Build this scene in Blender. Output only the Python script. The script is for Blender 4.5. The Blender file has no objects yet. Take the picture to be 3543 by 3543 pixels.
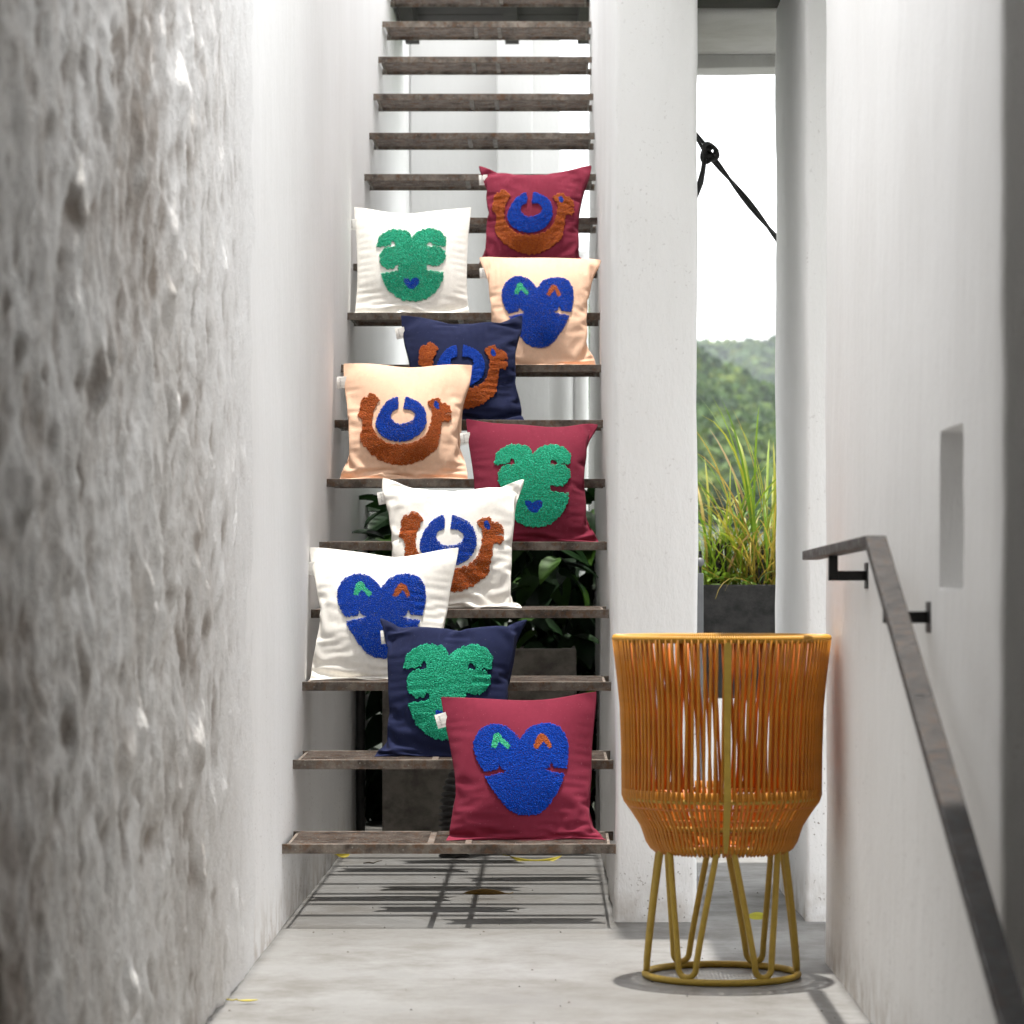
import bpy, bmesh, math, random
import numpy as np
from mathutils import Vector, Matrix, noise as mnoise

# ------------------------------------------------------------------ scene, camera, light
SC = bpy.context.scene
COL = SC.collection
R = math.radians
random.seed(7)

cam_d = bpy.data.cameras.new('camera')
cam_d.sensor_width = 36.0
cam_d.lens = 106.2
cam_d.shift_x = -0.0373
cam_d.shift_y = 0.0771
cam_d.clip_start = 0.1
cam_d.clip_end = 6000
cam_d.dof.use_dof = True
cam_d.dof.focus_distance = 9.4
cam_d.dof.aperture_fstop = 6.3
cam = bpy.data.objects.new('camera', cam_d)
COL.objects.link(cam)
cam.location = (0, 0, 0.955)
cam.rotation_euler = (R(90), 0, 0)
SC.camera = cam

SUN_VEC = Vector((0.0, 0.10, 1.0)).normalized()       # towards the sun
SUN_EL = math.asin(SUN_VEC.z)
SUN_AZ = math.atan2(SUN_VEC.x, SUN_VEC.y)
world = bpy.data.worlds.new('World')
SC.world = world
world.use_nodes = True
wn, wl = world.node_tree.nodes, world.node_tree.links
bg = wn['Background']
sky = wn.new('ShaderNodeTexSky')
sky.sky_type = 'NISHITA'
sky.sun_disc = False
sky.sun_elevation = SUN_EL
sky.sun_rotation = SUN_AZ
tc = wn.new('ShaderNodeTexCoord')
cl = wn.new('ShaderNodeTexNoise')
cl.inputs['Scale'].default_value = 2.6
cl.inputs['Detail'].default_value = 7
cl.inputs['Roughness'].default_value = 0.55
cr = wn.new('ShaderNodeValToRGB')
cr.color_ramp.elements[0].position = 0.30
cr.color_ramp.elements[0].color = (0.82, 0.82, 0.82, 1)
cr.color_ramp.elements[1].position = 0.55
cr.color_ramp.elements[1].color = (1, 1, 1, 1)
cw = wn.new('ShaderNodeValToRGB')
cw.color_ramp.elements[0].position = 0.35
cw.color_ramp.elements[0].color = (10.6, 10.7, 10.9, 1)
cw.color_ramp.elements[1].position = 0.7
cw.color_ramp.elements[1].color = (12.6, 12.6, 12.6, 1)
mx = wn.new('ShaderNodeMixRGB')
wl.new(tc.outputs['Generated'], cl.inputs['Vector'])
wl.new(cl.outputs['Fac'], cr.inputs['Fac'])
wl.new(cl.outputs['Fac'], cw.inputs['Fac'])
wl.new(cr.outputs['Color'], mx.inputs['Fac'])
wl.new(sky.outputs['Color'], mx.inputs['Color1'])
wl.new(cw.outputs['Color'], mx.inputs['Color2'])
wl.new(mx.outputs['Color'], bg.inputs['Color'])
bg.inputs['Strength'].default_value = 0.135

sun_d = bpy.data.lights.new('sun', 'SUN')
sun_d.energy = 4.0
sun_d.angle = R(0.9)
sun_d.color = (1.0, 0.965, 0.91)
sun = bpy.data.objects.new('sun', sun_d)
COL.objects.link(sun)
sun.rotation_euler = SUN_VEC.to_track_quat('Z', 'Y').to_euler()
sun.location = (0, 6, 30)

SC.cycles.max_bounces = 6
SC.cycles.diffuse_bounces = 4
SC.cycles.glossy_bounces = 2
SC.cycles.transmission_bounces = 2
SC.cycles.volume_bounces = 0
SC.view_settings.view_transform = 'Standard'
SC.view_settings.look = 'None'
SC.view_settings.exposure = 1.0
SC.view_settings.gamma = 1.0
SC.view_settings.use_curve_mapping = False

# ------------------------------------------------------------------ helpers
class MB:
    def __init__(s):
        s.v, s.f = [], []
    def add(s, vs, fs):
        n = len(s.v)
        s.v += [tuple(p) for p in vs]
        s.f += [tuple(i + n for i in f) for f in fs]
        return s
    def box(s, x0, x1, y0, y1, z0, z1, b=0.0):
        if b <= 0:
            vs = [(x, y, z) for z in (z0, z1) for y in (y0, y1) for x in (x0, x1)]
            return s.add(vs, [(0, 2, 3, 1), (4, 5, 7, 6), (0, 1, 5, 4), (2, 6, 7, 3), (0, 4, 6, 2), (1, 3, 7, 5)])
        bm = bmesh.new()
        bmesh.ops.create_cube(bm, size=1)
        for v in bm.verts:
            v.co = Vector(((x0 + x1) / 2 + v.co.x * (x1 - x0), (y0 + y1) / 2 + v.co.y * (y1 - y0), (z0 + z1) / 2 + v.co.z * (z1 - z0)))
        bmesh.ops.bevel(bm, geom=bm.edges[:], offset=b, segments=2, profile=0.6, affect='EDGES')
        bm.verts.index_update()
        s.add([v.co[:] for v in bm.verts], [[v.index for v in f.verts] for f in bm.faces])
        bm.free()
        return s
    def tube(s, pts, r, n=8, closed=False, caps=True):
        pts = [Vector(p) for p in pts]
        m = len(pts)
        rr = r if isinstance(r, (list, tuple)) else [r] * m
        tang = []
        for i in range(m):
            if closed:
                t = pts[(i + 1) % m] - pts[i - 1]
            else:
                t = pts[min(i + 1, m - 1)] - pts[max(i - 1, 0)]
            tang.append(t.normalized())
        up = Vector((0, 0, 1)) if abs(tang[0].z) < 0.9 else Vector((1, 0, 0))
        nrm = (up - tang[0] * up.dot(tang[0])).normalized()
        vs = []
        for i in range(m):
            nrm = (nrm - tang[i] * nrm.dot(tang[i])).normalized()
            bi = tang[i].cross(nrm)
            for k in range(n):
                a = 2 * math.pi * k / n
                vs.append(pts[i] + (nrm * math.cos(a) + bi * math.sin(a)) * rr[i])
        fs = []
        for i in range(m if closed else m - 1):
            j = (i + 1) % m
            for k in range(n):
                l = (k + 1) % n
                fs.append((i * n + k, i * n + l, j * n + l, j * n + k))
        if caps and not closed:
            fs.append(tuple(range(n))[::-1])
            fs.append(tuple((m - 1) * n + k for k in range(n)))
        return s.add(vs, fs)
    def mesh(s, name, smooth=False):
        me = bpy.data.meshes.new(name)
        me.from_pydata(s.v, [], s.f)
        if smooth:
            me.polygons.foreach_set('use_smooth', [True] * len(me.polygons))
        me.update()
        return me
    def build(s, name, mat, parent=None, smooth=False):
        return obj(name, s.mesh(name, smooth), mat, parent)

def obj(name, me, mat=None, parent=None):
    o = bpy.data.objects.new(name, me)
    COL.objects.link(o)
    if mat is not None and me is not None and len(me.materials) == 0:
        me.materials.append(mat)
    if parent is not None:
        o.parent = parent
    return o

def empty(name, loc=(0, 0, 0), rz=0.0):
    o = bpy.data.objects.new(name, None)
    o.empty_display_size = 0.1
    COL.objects.link(o)
    o.location = loc
    o.rotation_euler = (0, 0, rz)
    return o

def tag(o, label, cat, group=None):
    o['label'] = label
    o['category'] = cat
    if group:
        o['group'] = group
    return o

def structure(o):
    o['kind'] = 'structure'
    return o

def copy_tree(o, parent=None):
    c = o.copy()
    COL.objects.link(c)
    c.parent = parent
    for ch in list(o.children):
        copy_tree(ch, c)
    return c

# ------------------------------------------------------------------ materials
class NT:
    def __init__(s, name):
        s.m = bpy.data.materials.new(name)
        s.m.use_nodes = True
        s.t = s.m.node_tree
        s.b = s.t.nodes['Principled BSDF']
        s.geo = s.t.nodes.new('ShaderNodeTexCoord')
    def n(s, kind, **kw):
        nd = s.t.nodes.new(kind)
        for k, v in kw.items():
            nd.inputs[k.replace('_', ' ')].default_value = v
        return nd
    def l(s, a, b):
        s.t.links.new(a, b)
    def mapped(s, scale, coord='Object'):
        mp = s.t.nodes.new('ShaderNodeMapping')
        mp.inputs['Scale'].default_value = scale
        s.l(s.geo.outputs[coord], mp.inputs['Vector'])
        return mp.outputs['Vector']
    def noise(s, scale, detail=4, rough=0.55, vec=None, coord='Object'):
        nd = s.n('ShaderNodeTexNoise', Scale=scale, Detail=detail, Roughness=rough)
        s.l(vec if vec is not None else s.geo.outputs[coord], nd.inputs['Vector'])
        return nd.outputs['Fac']
    def ramp(s, fac, stops):
        r = s.t.nodes.new('ShaderNodeValToRGB')
        els = r.color_ramp.elements
        while len(els) < len(stops):
            els.new(0.5)
        for e, (p, c) in zip(els, stops):
            e.position = p
            e.color = (c, c, c, 1) if isinstance(c, (int, float)) else (*c, 1)
        s.l(fac, r.inputs['Fac'])
        return r.outputs['Color']
    def mix(s, fac, a, b, mode='MIX'):
        m = s.t.nodes.new('ShaderNodeMixRGB')
        m.blend_type = mode
        for inp, v in ((m.inputs['Fac'], fac), (m.inputs['Color1'], a), (m.inputs['Color2'], b)):
            if isinstance(v, (int, float)):
                inp.default_value = v if inp.name == 'Fac' else (v, v, v, 1)
            elif isinstance(v, tuple):
                inp.default_value = (*v, 1)
            else:
                s.l(v, inp)
        return m.outputs['Color']
    def bump(s, hgt, strength, dist, prev=None):
        b = s.n('ShaderNodeBump', Strength=strength, Distance=dist)
        s.l(hgt, b.inputs['Height'])
        if prev is not None:
            s.l(prev, b.inputs['Normal'])
        return b.outputs['Normal']
    def done(s, color, rough=0.7, metal=0.0, normal=None, spec=0.4, **kw):
        def put(k, v):
            inp = s.b.inputs[k]
            if isinstance(v, (int, float)):
                inp.default_value = v
            elif isinstance(v, tuple):
                inp.default_value = (*v, 1)
            else:
                s.l(v, inp)
        put('Base Color', color)
        put('Roughness', rough)
        put('Metallic', metal)
        put('Specular IOR Level', spec)
        for k, v in kw.items():
            put(k, v)
        if normal is not None:
            s.l(normal, s.b.inputs['Normal'])
        return s.m

def plaster(name, base=(0.85, 0.847, 0.84), stain=(0.55, 0.53, 0.50), amt=0.25, bump=0.5, specks=0.0, streak=6.0):
    t = NT(name)
    st = t.noise(1.0, 3, 0.6, t.mapped((streak, streak, 0.55)))
    blot = t.noise(1.7, 3, 0.6)
    f = t.ramp(t.mix(0.6, st, blot), [(0.42, 0.0), (0.72, amt * 1.6)])
    c = t.mix(f, base, stain)
    if specks > 0:                                     # chips and splashes of dirt towards the foot of the wall
        sp = t.noise(95, 2, 0.5)
        sp2 = t.noise(6, 3, 0.6)
        sx = t.t.nodes.new('ShaderNodeSeparateXYZ')
        t.l(t.geo.outputs['Object'], sx.inputs[0])
        hgt = t.n('ShaderNodeMapRange')
        hgt.inputs['From Min'].default_value = 0.05
        hgt.inputs['From Max'].default_value = 0.9
        hgt.inputs['To Min'].default_value = specks
        hgt.inputs['To Max'].default_value = specks * 0.18
        t.l(sx.outputs['Z'], hgt.inputs['Value'])
        m = t.mix(1.0, t.ramp(sp, [(0.66, 0.0), (0.70, 1.0)]), t.ramp(sp2, [(0.42, 0.0), (0.6, 1.0)]), 'MULTIPLY')
        m = t.mix(1.0, m, hgt.outputs['Result'], 'MULTIPLY')
        c = t.mix(m, c, (0.16, 0.12, 0.09))
        low = t.n('ShaderNodeMapRange')
        low.inputs['From Min'].default_value = 0.0
        low.inputs['From Max'].default_value = 0.16
        low.inputs['To Min'].default_value = 0.55
        low.inputs['To Max'].default_value = 0.0
        t.l(sx.outputs['Z'], low.inputs['Value'])
        c = t.mix(t.mix(1.0, low.outputs['Result'], t.ramp(t.noise(14, 4), [(0.4, 0.0), (0.62, 1.0)]), 'MULTIPLY'), c, (0.42, 0.36, 0.29))
    b2 = t.bump(t.noise(11, 5, 0.72, t.mapped((1, 1, 0.37))), bump, 0.012)
    return t.done(c, 0.82, 0, b2, 0.25)

def concrete(name, a, b, c2, rough=0.55, sc=1.0, bump=0.25):
    t = NT(name)
    big = t.noise(1.1 * sc, 6, 0.62)
    mid = t.noise(4.2 * sc, 5, 0.68, t.mapped((0.9, 0.8, 1)))
    fine = t.noise(70 * sc, 4, 0.6)
    col = t.mix(t.ramp(big, [(0.36, 0.0), (0.66, 1.0)]), a, b)
    col = t.mix(t.ramp(mid, [(0.42, 0.0), (0.68, 0.9)]), col, c2)
    col = t.mix(0.35, col, t.ramp(fine, [(0.3, 0.75), (0.7, 1.1)]), 'MULTIPLY')
    sp = t.ramp(t.noise(150 * sc, 1, 0.5), [(0.70, 0.0), (0.735, 0.7)])
    col = t.mix(sp, col, (0.09, 0.085, 0.08))
    nb = t.bump(mid, bump, 0.006)
    nb = t.bump(fine, bump, 0.0012, nb)
    return t.done(col, t.ramp(mid, [(0.3, rough - 0.12), (0.7, rough + 0.15)]), 0, nb, 0.4)

def rough_wall_mat():
    t = NT('rough_limewash')
    big = t.noise(1.4, 3, 0.6)
    mid = t.noise(3.6, 4, 0.62)
    fine = t.noise(16, 3, 0.65)
    att = t.t.nodes.new('ShaderNodeAttribute')
    att.attribute_name = 'grime'
    fd = t.t.nodes.new('ShaderNodeAttribute')
    fd.attribute_name = 'smoothness'
    c = t.mix(t.ramp(big, [(0.35, 0.0), (0.7, 0.6)]), (0.83, 0.823, 0.81), (0.64, 0.615, 0.585))
    f = t.mix(1.0, t.ramp(mid, [(0.46, 0.0), (0.66, 0.85)]), t.ramp(fine, [(0.38, 0.25), (0.62, 1.0)]), 'MULTIPLY')
    c = t.mix(t.mix(0.35, f, 0.0), c, (0.40, 0.345, 0.29))
    c = t.mix(fd.outputs['Fac'], c, (0.86, 0.857, 0.85))
    c = t.mix(att.outputs['Fac'], c, (0.20, 0.15, 0.11))
    n1 = t.bump(t.noise(40, 5, 0.78), 0.7, 0.012)
    return t.done(c, 0.95, 0, n1, 0.08)

def rust(name, dark=(0.065, 0.050, 0.040), light=(0.29, 0.25, 0.21), orange=(0.17, 0.085, 0.04), rough=0.62):
    t = NT(name)
    oi = t.t.nodes.new('ShaderNodeObjectInfo')
    off = t.t.nodes.new('ShaderNodeVectorMath')
    off.operation = 'MULTIPLY_ADD'
    off.inputs[1].default_value = (1, 1, 1)
    cmb = t.t.nodes.new('ShaderNodeCombineXYZ')
    t.l(oi.outputs['Random'], cmb.inputs['Y'])
    sc_ = t.t.nodes.new('ShaderNodeVectorMath')
    sc_.operation = 'SCALE'
    sc_.inputs['Scale'].default_value = 37.0
    t.l(cmb.outputs['Vector'], sc_.inputs[0])
    t.l(t.geo.outputs['Object'], off.inputs[0])
    t.l(sc_.outputs['Vector'], off.inputs[2])
    n1 = t.noise(13, 5, 0.7, off.outputs['Vector'])
    n2 = t.noise(44, 4, 0.65, off.outputs['Vector'])
    c = t.mix(t.ramp(n1, [(0.36, 0.0), (0.66, 1.0)]), dark, light)
    c = t.mix(t.ramp(n2, [(0.50, 0.0), (0.68, 0.75)]), c, orange)
    c = t.mix(t.ramp(t.noise(160, 2, 0.5), [(0.66, 0.0), (0.72, 0.7)]), c, tuple(min(0.45, v * 1.9) for v in light))
    nb = t.bump(n2, 0.35, 0.002)
    return t.done(c, t.ramp(n2, [(0.3, rough - 0.15), (0.7, rough + 0.15)]), 0.35, nb, 0.5)

def plain(name, color, rough=0.6, metal=0.0, var=0.12, scale=20, bump=0.15, spec=0.4):
    t = NT(name)
    n1 = t.noise(scale, 4, 0.6)
    c = t.mix(t.ramp(n1, [(0.3, 0.0), (0.7, 1.0)]), tuple(x * (1 - var) for x in color), tuple(min(1, x * (1 + var)) for x in color))
    return t.done(c, rough, metal, t.bump(n1, bump, 0.002), spec)

def fabric(name, color):
    t = NT(name)
    w1 = t.n('ShaderNodeTexWave', Scale=330.0, Distortion=0.6)
    w1.bands_direction = 'DIAGONAL'
    t.l(t.geo.outputs['Object'], w1.inputs['Vector'])
    fz = t.noise(70, 4, 0.6)
    c = t.mix(t.ramp(fz, [(0.3, 0.0), (0.7, 1.0)]), tuple(x * 0.93 for x in color), tuple(min(1, x * 1.05) for x in color))
    lint = t.ramp(t.noise(240, 0, 0.5), [(0.80, 0.0), (0.82, 0.5)])
    c = t.mix(lint, c, tuple(min(0.8, x * 1.5 + 0.06) for x in color))
    nb = t.bump(w1.outputs['Fac'], 0.12, 0.0006)
    t.b.inputs['Sheen Weight'].default_value = 0.04
    t.b.inputs['Sheen Roughness'].default_value = 0.5
    return t.done(c, 0.95, 0, nb, 0.08)

def beads(name, color, alt, rough=0.42):
    t = NT(name)
    att = t.t.nodes.new('ShaderNodeAttribute')
    att.attribute_name = 'tone'
    c = t.mix(t.ramp(att.outputs['Fac'], [(0.0, 0.0), (1.0, 1.0)]), color, alt)
    return t.done(c, rough, 0, None, 0.12)

def leafy(name, stops, rough=0.45, trans=0.25, scale=3.0, coord='Object', attr=None):
    t = NT(name)
    if attr:
        a = t.t.nodes.new('ShaderNodeAttribute')
        a.attribute_name = attr
        f = a.outputs['Fac']
    else:
        oi = t.t.nodes.new('ShaderNodeObjectInfo')
        f = oi.outputs['Random']
    c = t.ramp(f, stops)
    c = t.mix(0.4, c, t.ramp(t.noise(scale, 4, 0.6, coord=coord), [(0.3, 0.6), (0.7, 1.35)]), 'MULTIPLY')
    m = t.done(c, rough, 0, None, 0.4)
    if trans > 0:
        tr = t.t.nodes.new('ShaderNodeBsdfTranslucent')
        t.l(c, tr.inputs['Color'])
        ms = t.t.nodes.new('ShaderNodeMixShader')
        ms.inputs['Fac'].default_value = trans
        out = t.t.nodes['Material Output']
        t.l(t.b.outputs['BSDF'], ms.inputs[1])
        t.l(tr.outputs['BSDF'], ms.inputs[2])
        t.l(ms.outputs['Shader'], out.inputs['Surface'])
    return m

M = {}
M['plaster'] = plaster('white_plaster', base=(0.88, 0.877, 0.87), stain=(0.66, 0.645, 0.62), amt=0.14, specks=1.0)
M['plaster_right'] = plaster('white_plaster_streaked', base=(0.88, 0.873, 0.862), stain=(0.66, 0.64, 0.61), amt=0.16, bump=0.6, specks=0.6, streak=3.5)
M['plaster_far'] = plaster('white_plaster_far', amt=0.15, bump=0.3)
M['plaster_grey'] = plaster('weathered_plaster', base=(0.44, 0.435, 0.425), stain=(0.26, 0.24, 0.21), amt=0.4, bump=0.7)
M['plaster_sky_block'] = plaster('greyed_plaster', base=(0.50, 0.49, 0.475), amt=0.2, bump=0.3)
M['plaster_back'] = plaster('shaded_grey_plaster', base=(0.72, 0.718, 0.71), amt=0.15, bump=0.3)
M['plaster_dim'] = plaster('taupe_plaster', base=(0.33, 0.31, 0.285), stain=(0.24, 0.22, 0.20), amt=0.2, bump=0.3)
M['rough'] = rough_wall_mat()
M['floor'] = concrete('polished_concrete', (0.225, 0.223, 0.219), (0.165, 0.16, 0.152), (0.12, 0.112, 0.10), 0.5)
M['step'] = concrete('step_concrete', (0.26, 0.258, 0.25), (0.21, 0.205, 0.20), (0.16, 0.15, 0.14), 0.6)
M['planter'] = concrete('stained_concrete', (0.27, 0.25, 0.22), (0.19, 0.175, 0.15), (0.10, 0.09, 0.08), 0.85, 3.0, 0.6)
M['planter_dark'] = concrete('black_stained_concrete', (0.032, 0.031, 0.030), (0.022, 0.021, 0.020), (0.010, 0.010, 0.010), 0.9, 3.0, 0.6)
M['rust'] = rust('rusty_steel')
M['rust_top'] = rust('worn_steel_grating', (0.07, 0.05, 0.04), (0.26, 0.22, 0.19), (0.20, 0.10, 0.05), 0.5)
M['rail'] = rust('worn_dark_steel', (0.010, 0.0085, 0.0078), (0.038, 0.032, 0.028), (0.048, 0.028, 0.017), 0.5)
M['rail'].node_tree.nodes['Principled BSDF'].inputs['Metallic'].default_value = 0.0
M['rail'].node_tree.nodes['Principled BSDF'].inputs['Specular IOR Level'].default_value = 0.22
M['bracket'] = plain('black_steel', (0.018, 0.017, 0.016), 0.5, 0.4, 0.3, 40)
M['dark_wood'] = plain('dark_stained_timber', (0.022, 0.017, 0.014), 0.75, 0, 0.4, 12)
M['black_plastic'] = plain('black_corrugated_plastic', (0.045, 0.044, 0.043), 0.42, 0, 0.25, 18)
M['grey_paint'] = plain('grey_painted_metal', (0.16, 0.165, 0.17), 0.5, 0.2, 0.15, 12)
M['rope'] = plain('black_rubber_rope', (0.016, 0.015, 0.015), 0.6, 0, 0.4, 60)
M['soil'] = plain('potting_soil', (0.022, 0.017, 0.012), 0.95, 0, 0.5, 40, 0.8)
M['cord'] = plain('orange_plastic_cord', (0.55, 0.212, 0.012), 0.42, 0, 0.10, 30, 0.1, 0.5)
M['cord_in'] = plain('deep_orange_plastic_cord', (0.54, 0.150, 0.008), 0.42, 0, 0.10, 30, 0.1, 0.5)
M['cord_rim'] = plain('amber_plastic_cord', (0.50, 0.255, 0.024), 0.42, 0, 0.08, 30, 0.1, 0.5)
M['frame'] = plain('mustard_powder_coat', (0.45, 0.305, 0.048), 0.5, 0, 0.08, 60, 0.2, 0.4)
M['f_burgundy'] = fabric('burgundy_cotton', (0.175, 0.020, 0.040))
M['f_navy'] = fabric('navy_cotton', (0.013, 0.017, 0.050))
M['f_white'] = fabric('cream_cotton', (0.83, 0.80, 0.745))
M['f_peach'] = fabric('peach_cotton', (0.80, 0.53, 0.375))
M['b_blue'] = beads('blue_beads', (0.001, 0.040, 0.34), (0.003, 0.075, 0.52))
M['b_brown'] = beads('rust_brown_beads', (0.35, 0.070, 0.012), (0.50, 0.13, 0.024))
M['b_green'] = beads('emerald_beads', (0.005, 0.30, 0.155), (0.05, 0.54, 0.34))
M['b_mint'] = beads('mint_beads', (0.02, 0.42, 0.21), (0.13, 0.60, 0.36))
M['b_rust'] = beads('orange_rust_beads', (0.40, 0.085, 0.02), (0.52, 0.15, 0.04))
M['label'] = plain('woven_label', (0.72, 0.70, 0.66), 0.9, 0, 0.05, 200)
M['ink'] = plain('grey_ink', (0.22, 0.21, 0.20), 0.9, 0, 0.05, 200)
M['leaf'] = leafy('glossy_leaf', [(0.0, (0.006, 0.020, 0.006)), (0.7, (0.012, 0.038, 0.009)), (1.0, (0.045, 0.11, 0.012))], 0.5, 0.15, 30)
M['leaf'].node_tree.nodes['Principled BSDF'].inputs['Specular IOR Level'].default_value = 0.15
M['blade'] = leafy('grass_blade', [(0.0, (0.07, 0.16, 0.012)), (0.5, (0.17, 0.25, 0.018)), (0.78, (0.28, 0.28, 0.025)), (0.93, (0.30, 0.20, 0.04)), (1.0, (0.22, 0.14, 0.06))], 0.5, 0.4, 12)
M['forest'] = leafy('forest_foliage', [(0.0, (0.010, 0.030, 0.005)), (0.45, (0.030, 0.075, 0.008)), (0.8, (0.075, 0.125, 0.012)), (1.0, (0.12, 0.155, 0.02))], 0.8, 0.2, 0.4, 'Object', 'tone')
M['terrain'] = plain('scrub_ground', (0.025, 0.04, 0.014), 0.95, 0, 0.5, 0.05)
M['yellow_leaf'] = leafy('yellow_fallen_leaf', [(0.0, (0.52, 0.42, 0.03)), (1.0, (0.42, 0.40, 0.04))], 0.6, 0.2, 45)
M['brown_leaf'] = leafy('brown_fallen_leaf', [(0.0, (0.20, 0.12, 0.012)), (1.0, (0.16, 0.09, 0.012))], 0.55, 0.1, 45)
M['twig'] = plain('dry_twig', (0.07, 0.055, 0.04), 0.9, 0, 0.3, 50)

# ------------------------------------------------------------------ walls with uneven plaster
def wall_mesh(x0, x1, y0, y1, z0, z1, step=0.12, bev=0.014, amp=0.0035, seed=0.0):
    bm = bmesh.new()
    bmesh.ops.create_cube(bm, size=1)
    for v in bm.verts:
        v.co = Vector(((x0 + x1) / 2 + v.co.x * (x1 - x0), (y0 + y1) / 2 + v.co.y * (y1 - y0), (z0 + z1) / 2 + v.co.z * (z1 - z0)))
    if bev > 0:
        bmesh.ops.bevel(bm, geom=bm.edges[:], offset=bev, segments=3, profile=0.5, affect='EDGES')
    for ax, a, b in ((0, x0, x1), (1, y0, y1), (2, z0, z1)):
        n = max(1, int((b - a) / step))
        for i in range(1, n):
            co = [0, 0, 0]
            no = [0, 0, 0]
            co[ax] = a + (b - a) * i / n
            no[ax] = 1
            bmesh.ops.bisect_plane(bm, geom=bm.verts[:] + bm.edges[:] + bm.faces[:], plane_co=co, plane_no=no)
    for v in bm.verts:
        p = v.co * 2.3 + Vector((seed, seed * 0.7, 0))
        d = mnoise.noise_vector(p) * amp * 1.4 + mnoise.noise_vector(p * 4.1) * amp * 0.6
        v.co += d
    me = bpy.data.meshes.new('wall')
    bm.to_mesh(me)
    bm.free()
    me.polygons.foreach_set('use_smooth', [True] * len(me.polygons))
    return me

XL, XR = -0.7595, 0.1870          # inner faces of the two walls that carry the stair

# floor, steps, ground
structure(MB().box(-1.2, 6.0, 6.05, 13.0, -0.25, 0.0).build('floor', M['floor']))
for i in range(4):
    structure(MB().box(-1.2, 3.0, 6.05 - 0.42 * (i + 1), 6.05 - 0.42 * i + (0.0 if i else -0.002), -1.1, -0.175 * (i + 1), 0.006).build('lower_step', M['step']))
structure(MB().box(-1.2, 3.0, -6.0, 4.368, -1.1, -0.704).build('lower_floor', M['floor']))

# rough limewashed wall in front of the stair
def rough_wall():
    y0, y1, z0, z1 = 1.6, 8.2, -1.1, 2.62
    ny, nz = 560, 330
    vs, gr, sm = [], [], []
    for j in range(nz + 1):
        for i in range(ny + 1):
            y = y0 + (y1 - y0) * i / ny
            z = z0 + (z1 - z0) * j / nz
            p = Vector((0, y, z * 0.72))
            fade = min(1.0, max(0.0, (7.85 - y) / 1.7))
            fade = fade * fade * (3 - 2 * fade)
            q = p + mnoise.noise_vector(p * 3.0) * 0.05
            big = mnoise.noise(q * 1.9) * 0.020
            f1 = mnoise.fractal(q * 7.5 + Vector((5, 0, 0)), 0.55, 2.1, 5)
            pit = mnoise.noise(q * 13.0 + Vector((9, 4, 0)))
            knob = max(0.0, mnoise.noise(q * 9.5 + Vector((2, 0, 8))) - 0.16)
            grit = mnoise.noise(q * 46.0)
            h = big * 0.7 + f1 * 0.0115 + knob * 0.032 - max(0.0, pit - 0.26) * 0.034 + grit * 0.0042
            x = XL + 0.005 + h * (0.05 + 0.95 * fade) - 0.012 * fade - 0.014 * max(0.0, (y - 7.5) / 0.7)
            vs.append((x, y, z))
            sm.append(1 - fade)
            g = max(0.0, -f1 - 0.25) * 0.8 + max(0.0, pit - 0.25) * 1.6 + max(0.0, mnoise.noise(q * 1.3 + Vector((0, 7, 7))) - 0.15) * 0.9
            gr.append(min(0.65, 1.7 * g * fade * (0.35 + 1.1 * max(0.0, mnoise.noise(q * 21) + 0.3))))
    fs = []
    w = ny + 1
    for j in range(nz):
        for i in range(ny):
            fs.append((j * w + i, j * w + i + 1, (j + 1) * w + i + 1, (j + 1) * w + i))
    me = bpy.data.meshes.new('rough_stone_wall')
    me.from_pydata(vs, [], fs)
    me.polygons.foreach_set('use_smooth', [True] * len(me.polygons))
    at = me.attributes.new('grime', 'FLOAT', 'POINT')
    at.data.foreach_set('value', gr)
    at = me.attributes.new('smoothness', 'FLOAT', 'POINT')
    at.data.foreach_set('value', sm)
    root = empty('rough_stone_wall', (XL - 0.2, 5.2, -0.7))
    tag(root, 'lumpy limewashed stone wall with brown stains beside the open floor', 'wall')
    for o in (obj('stone_face', me, M['rough']), MB().box(-1.2, XL - 0.08, 2.4, 7.42, -1.1, 2.62).build('wall_core', M['plaster_far'])):
        o.parent = root
        o.matrix_parent_inverse = Matrix.Translation(-Vector(root.location))
rough_wall()
tag(obj('stair_wall', wall_mesh(-1.2, XL, 7.42, 17.2, -0.25, 4.3, 0.14, 0.0, 0.003, 1.0), M['plaster']),
    'smooth white plastered wall running up along the rusty stair treads', 'wall')
tag(obj('stair_pillar', wall_mesh(XR, 0.424, 8.71, 14.45, -0.02, 4.4, 0.10, 0.014, 0.0055, 4.0), M['plaster']),
    'tall white plastered pillar wall carrying the stair treads, behind the orange chair', 'pillar')
tag(obj('pier', wall_mesh(0.737, 1.25, 8.72, 9.88, -0.02, 2.861, 0.10, 0.013, 0.004, 9.0), M['plaster']),
    'shaded white plastered pier behind the handrail wall', 'pillar')

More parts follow.
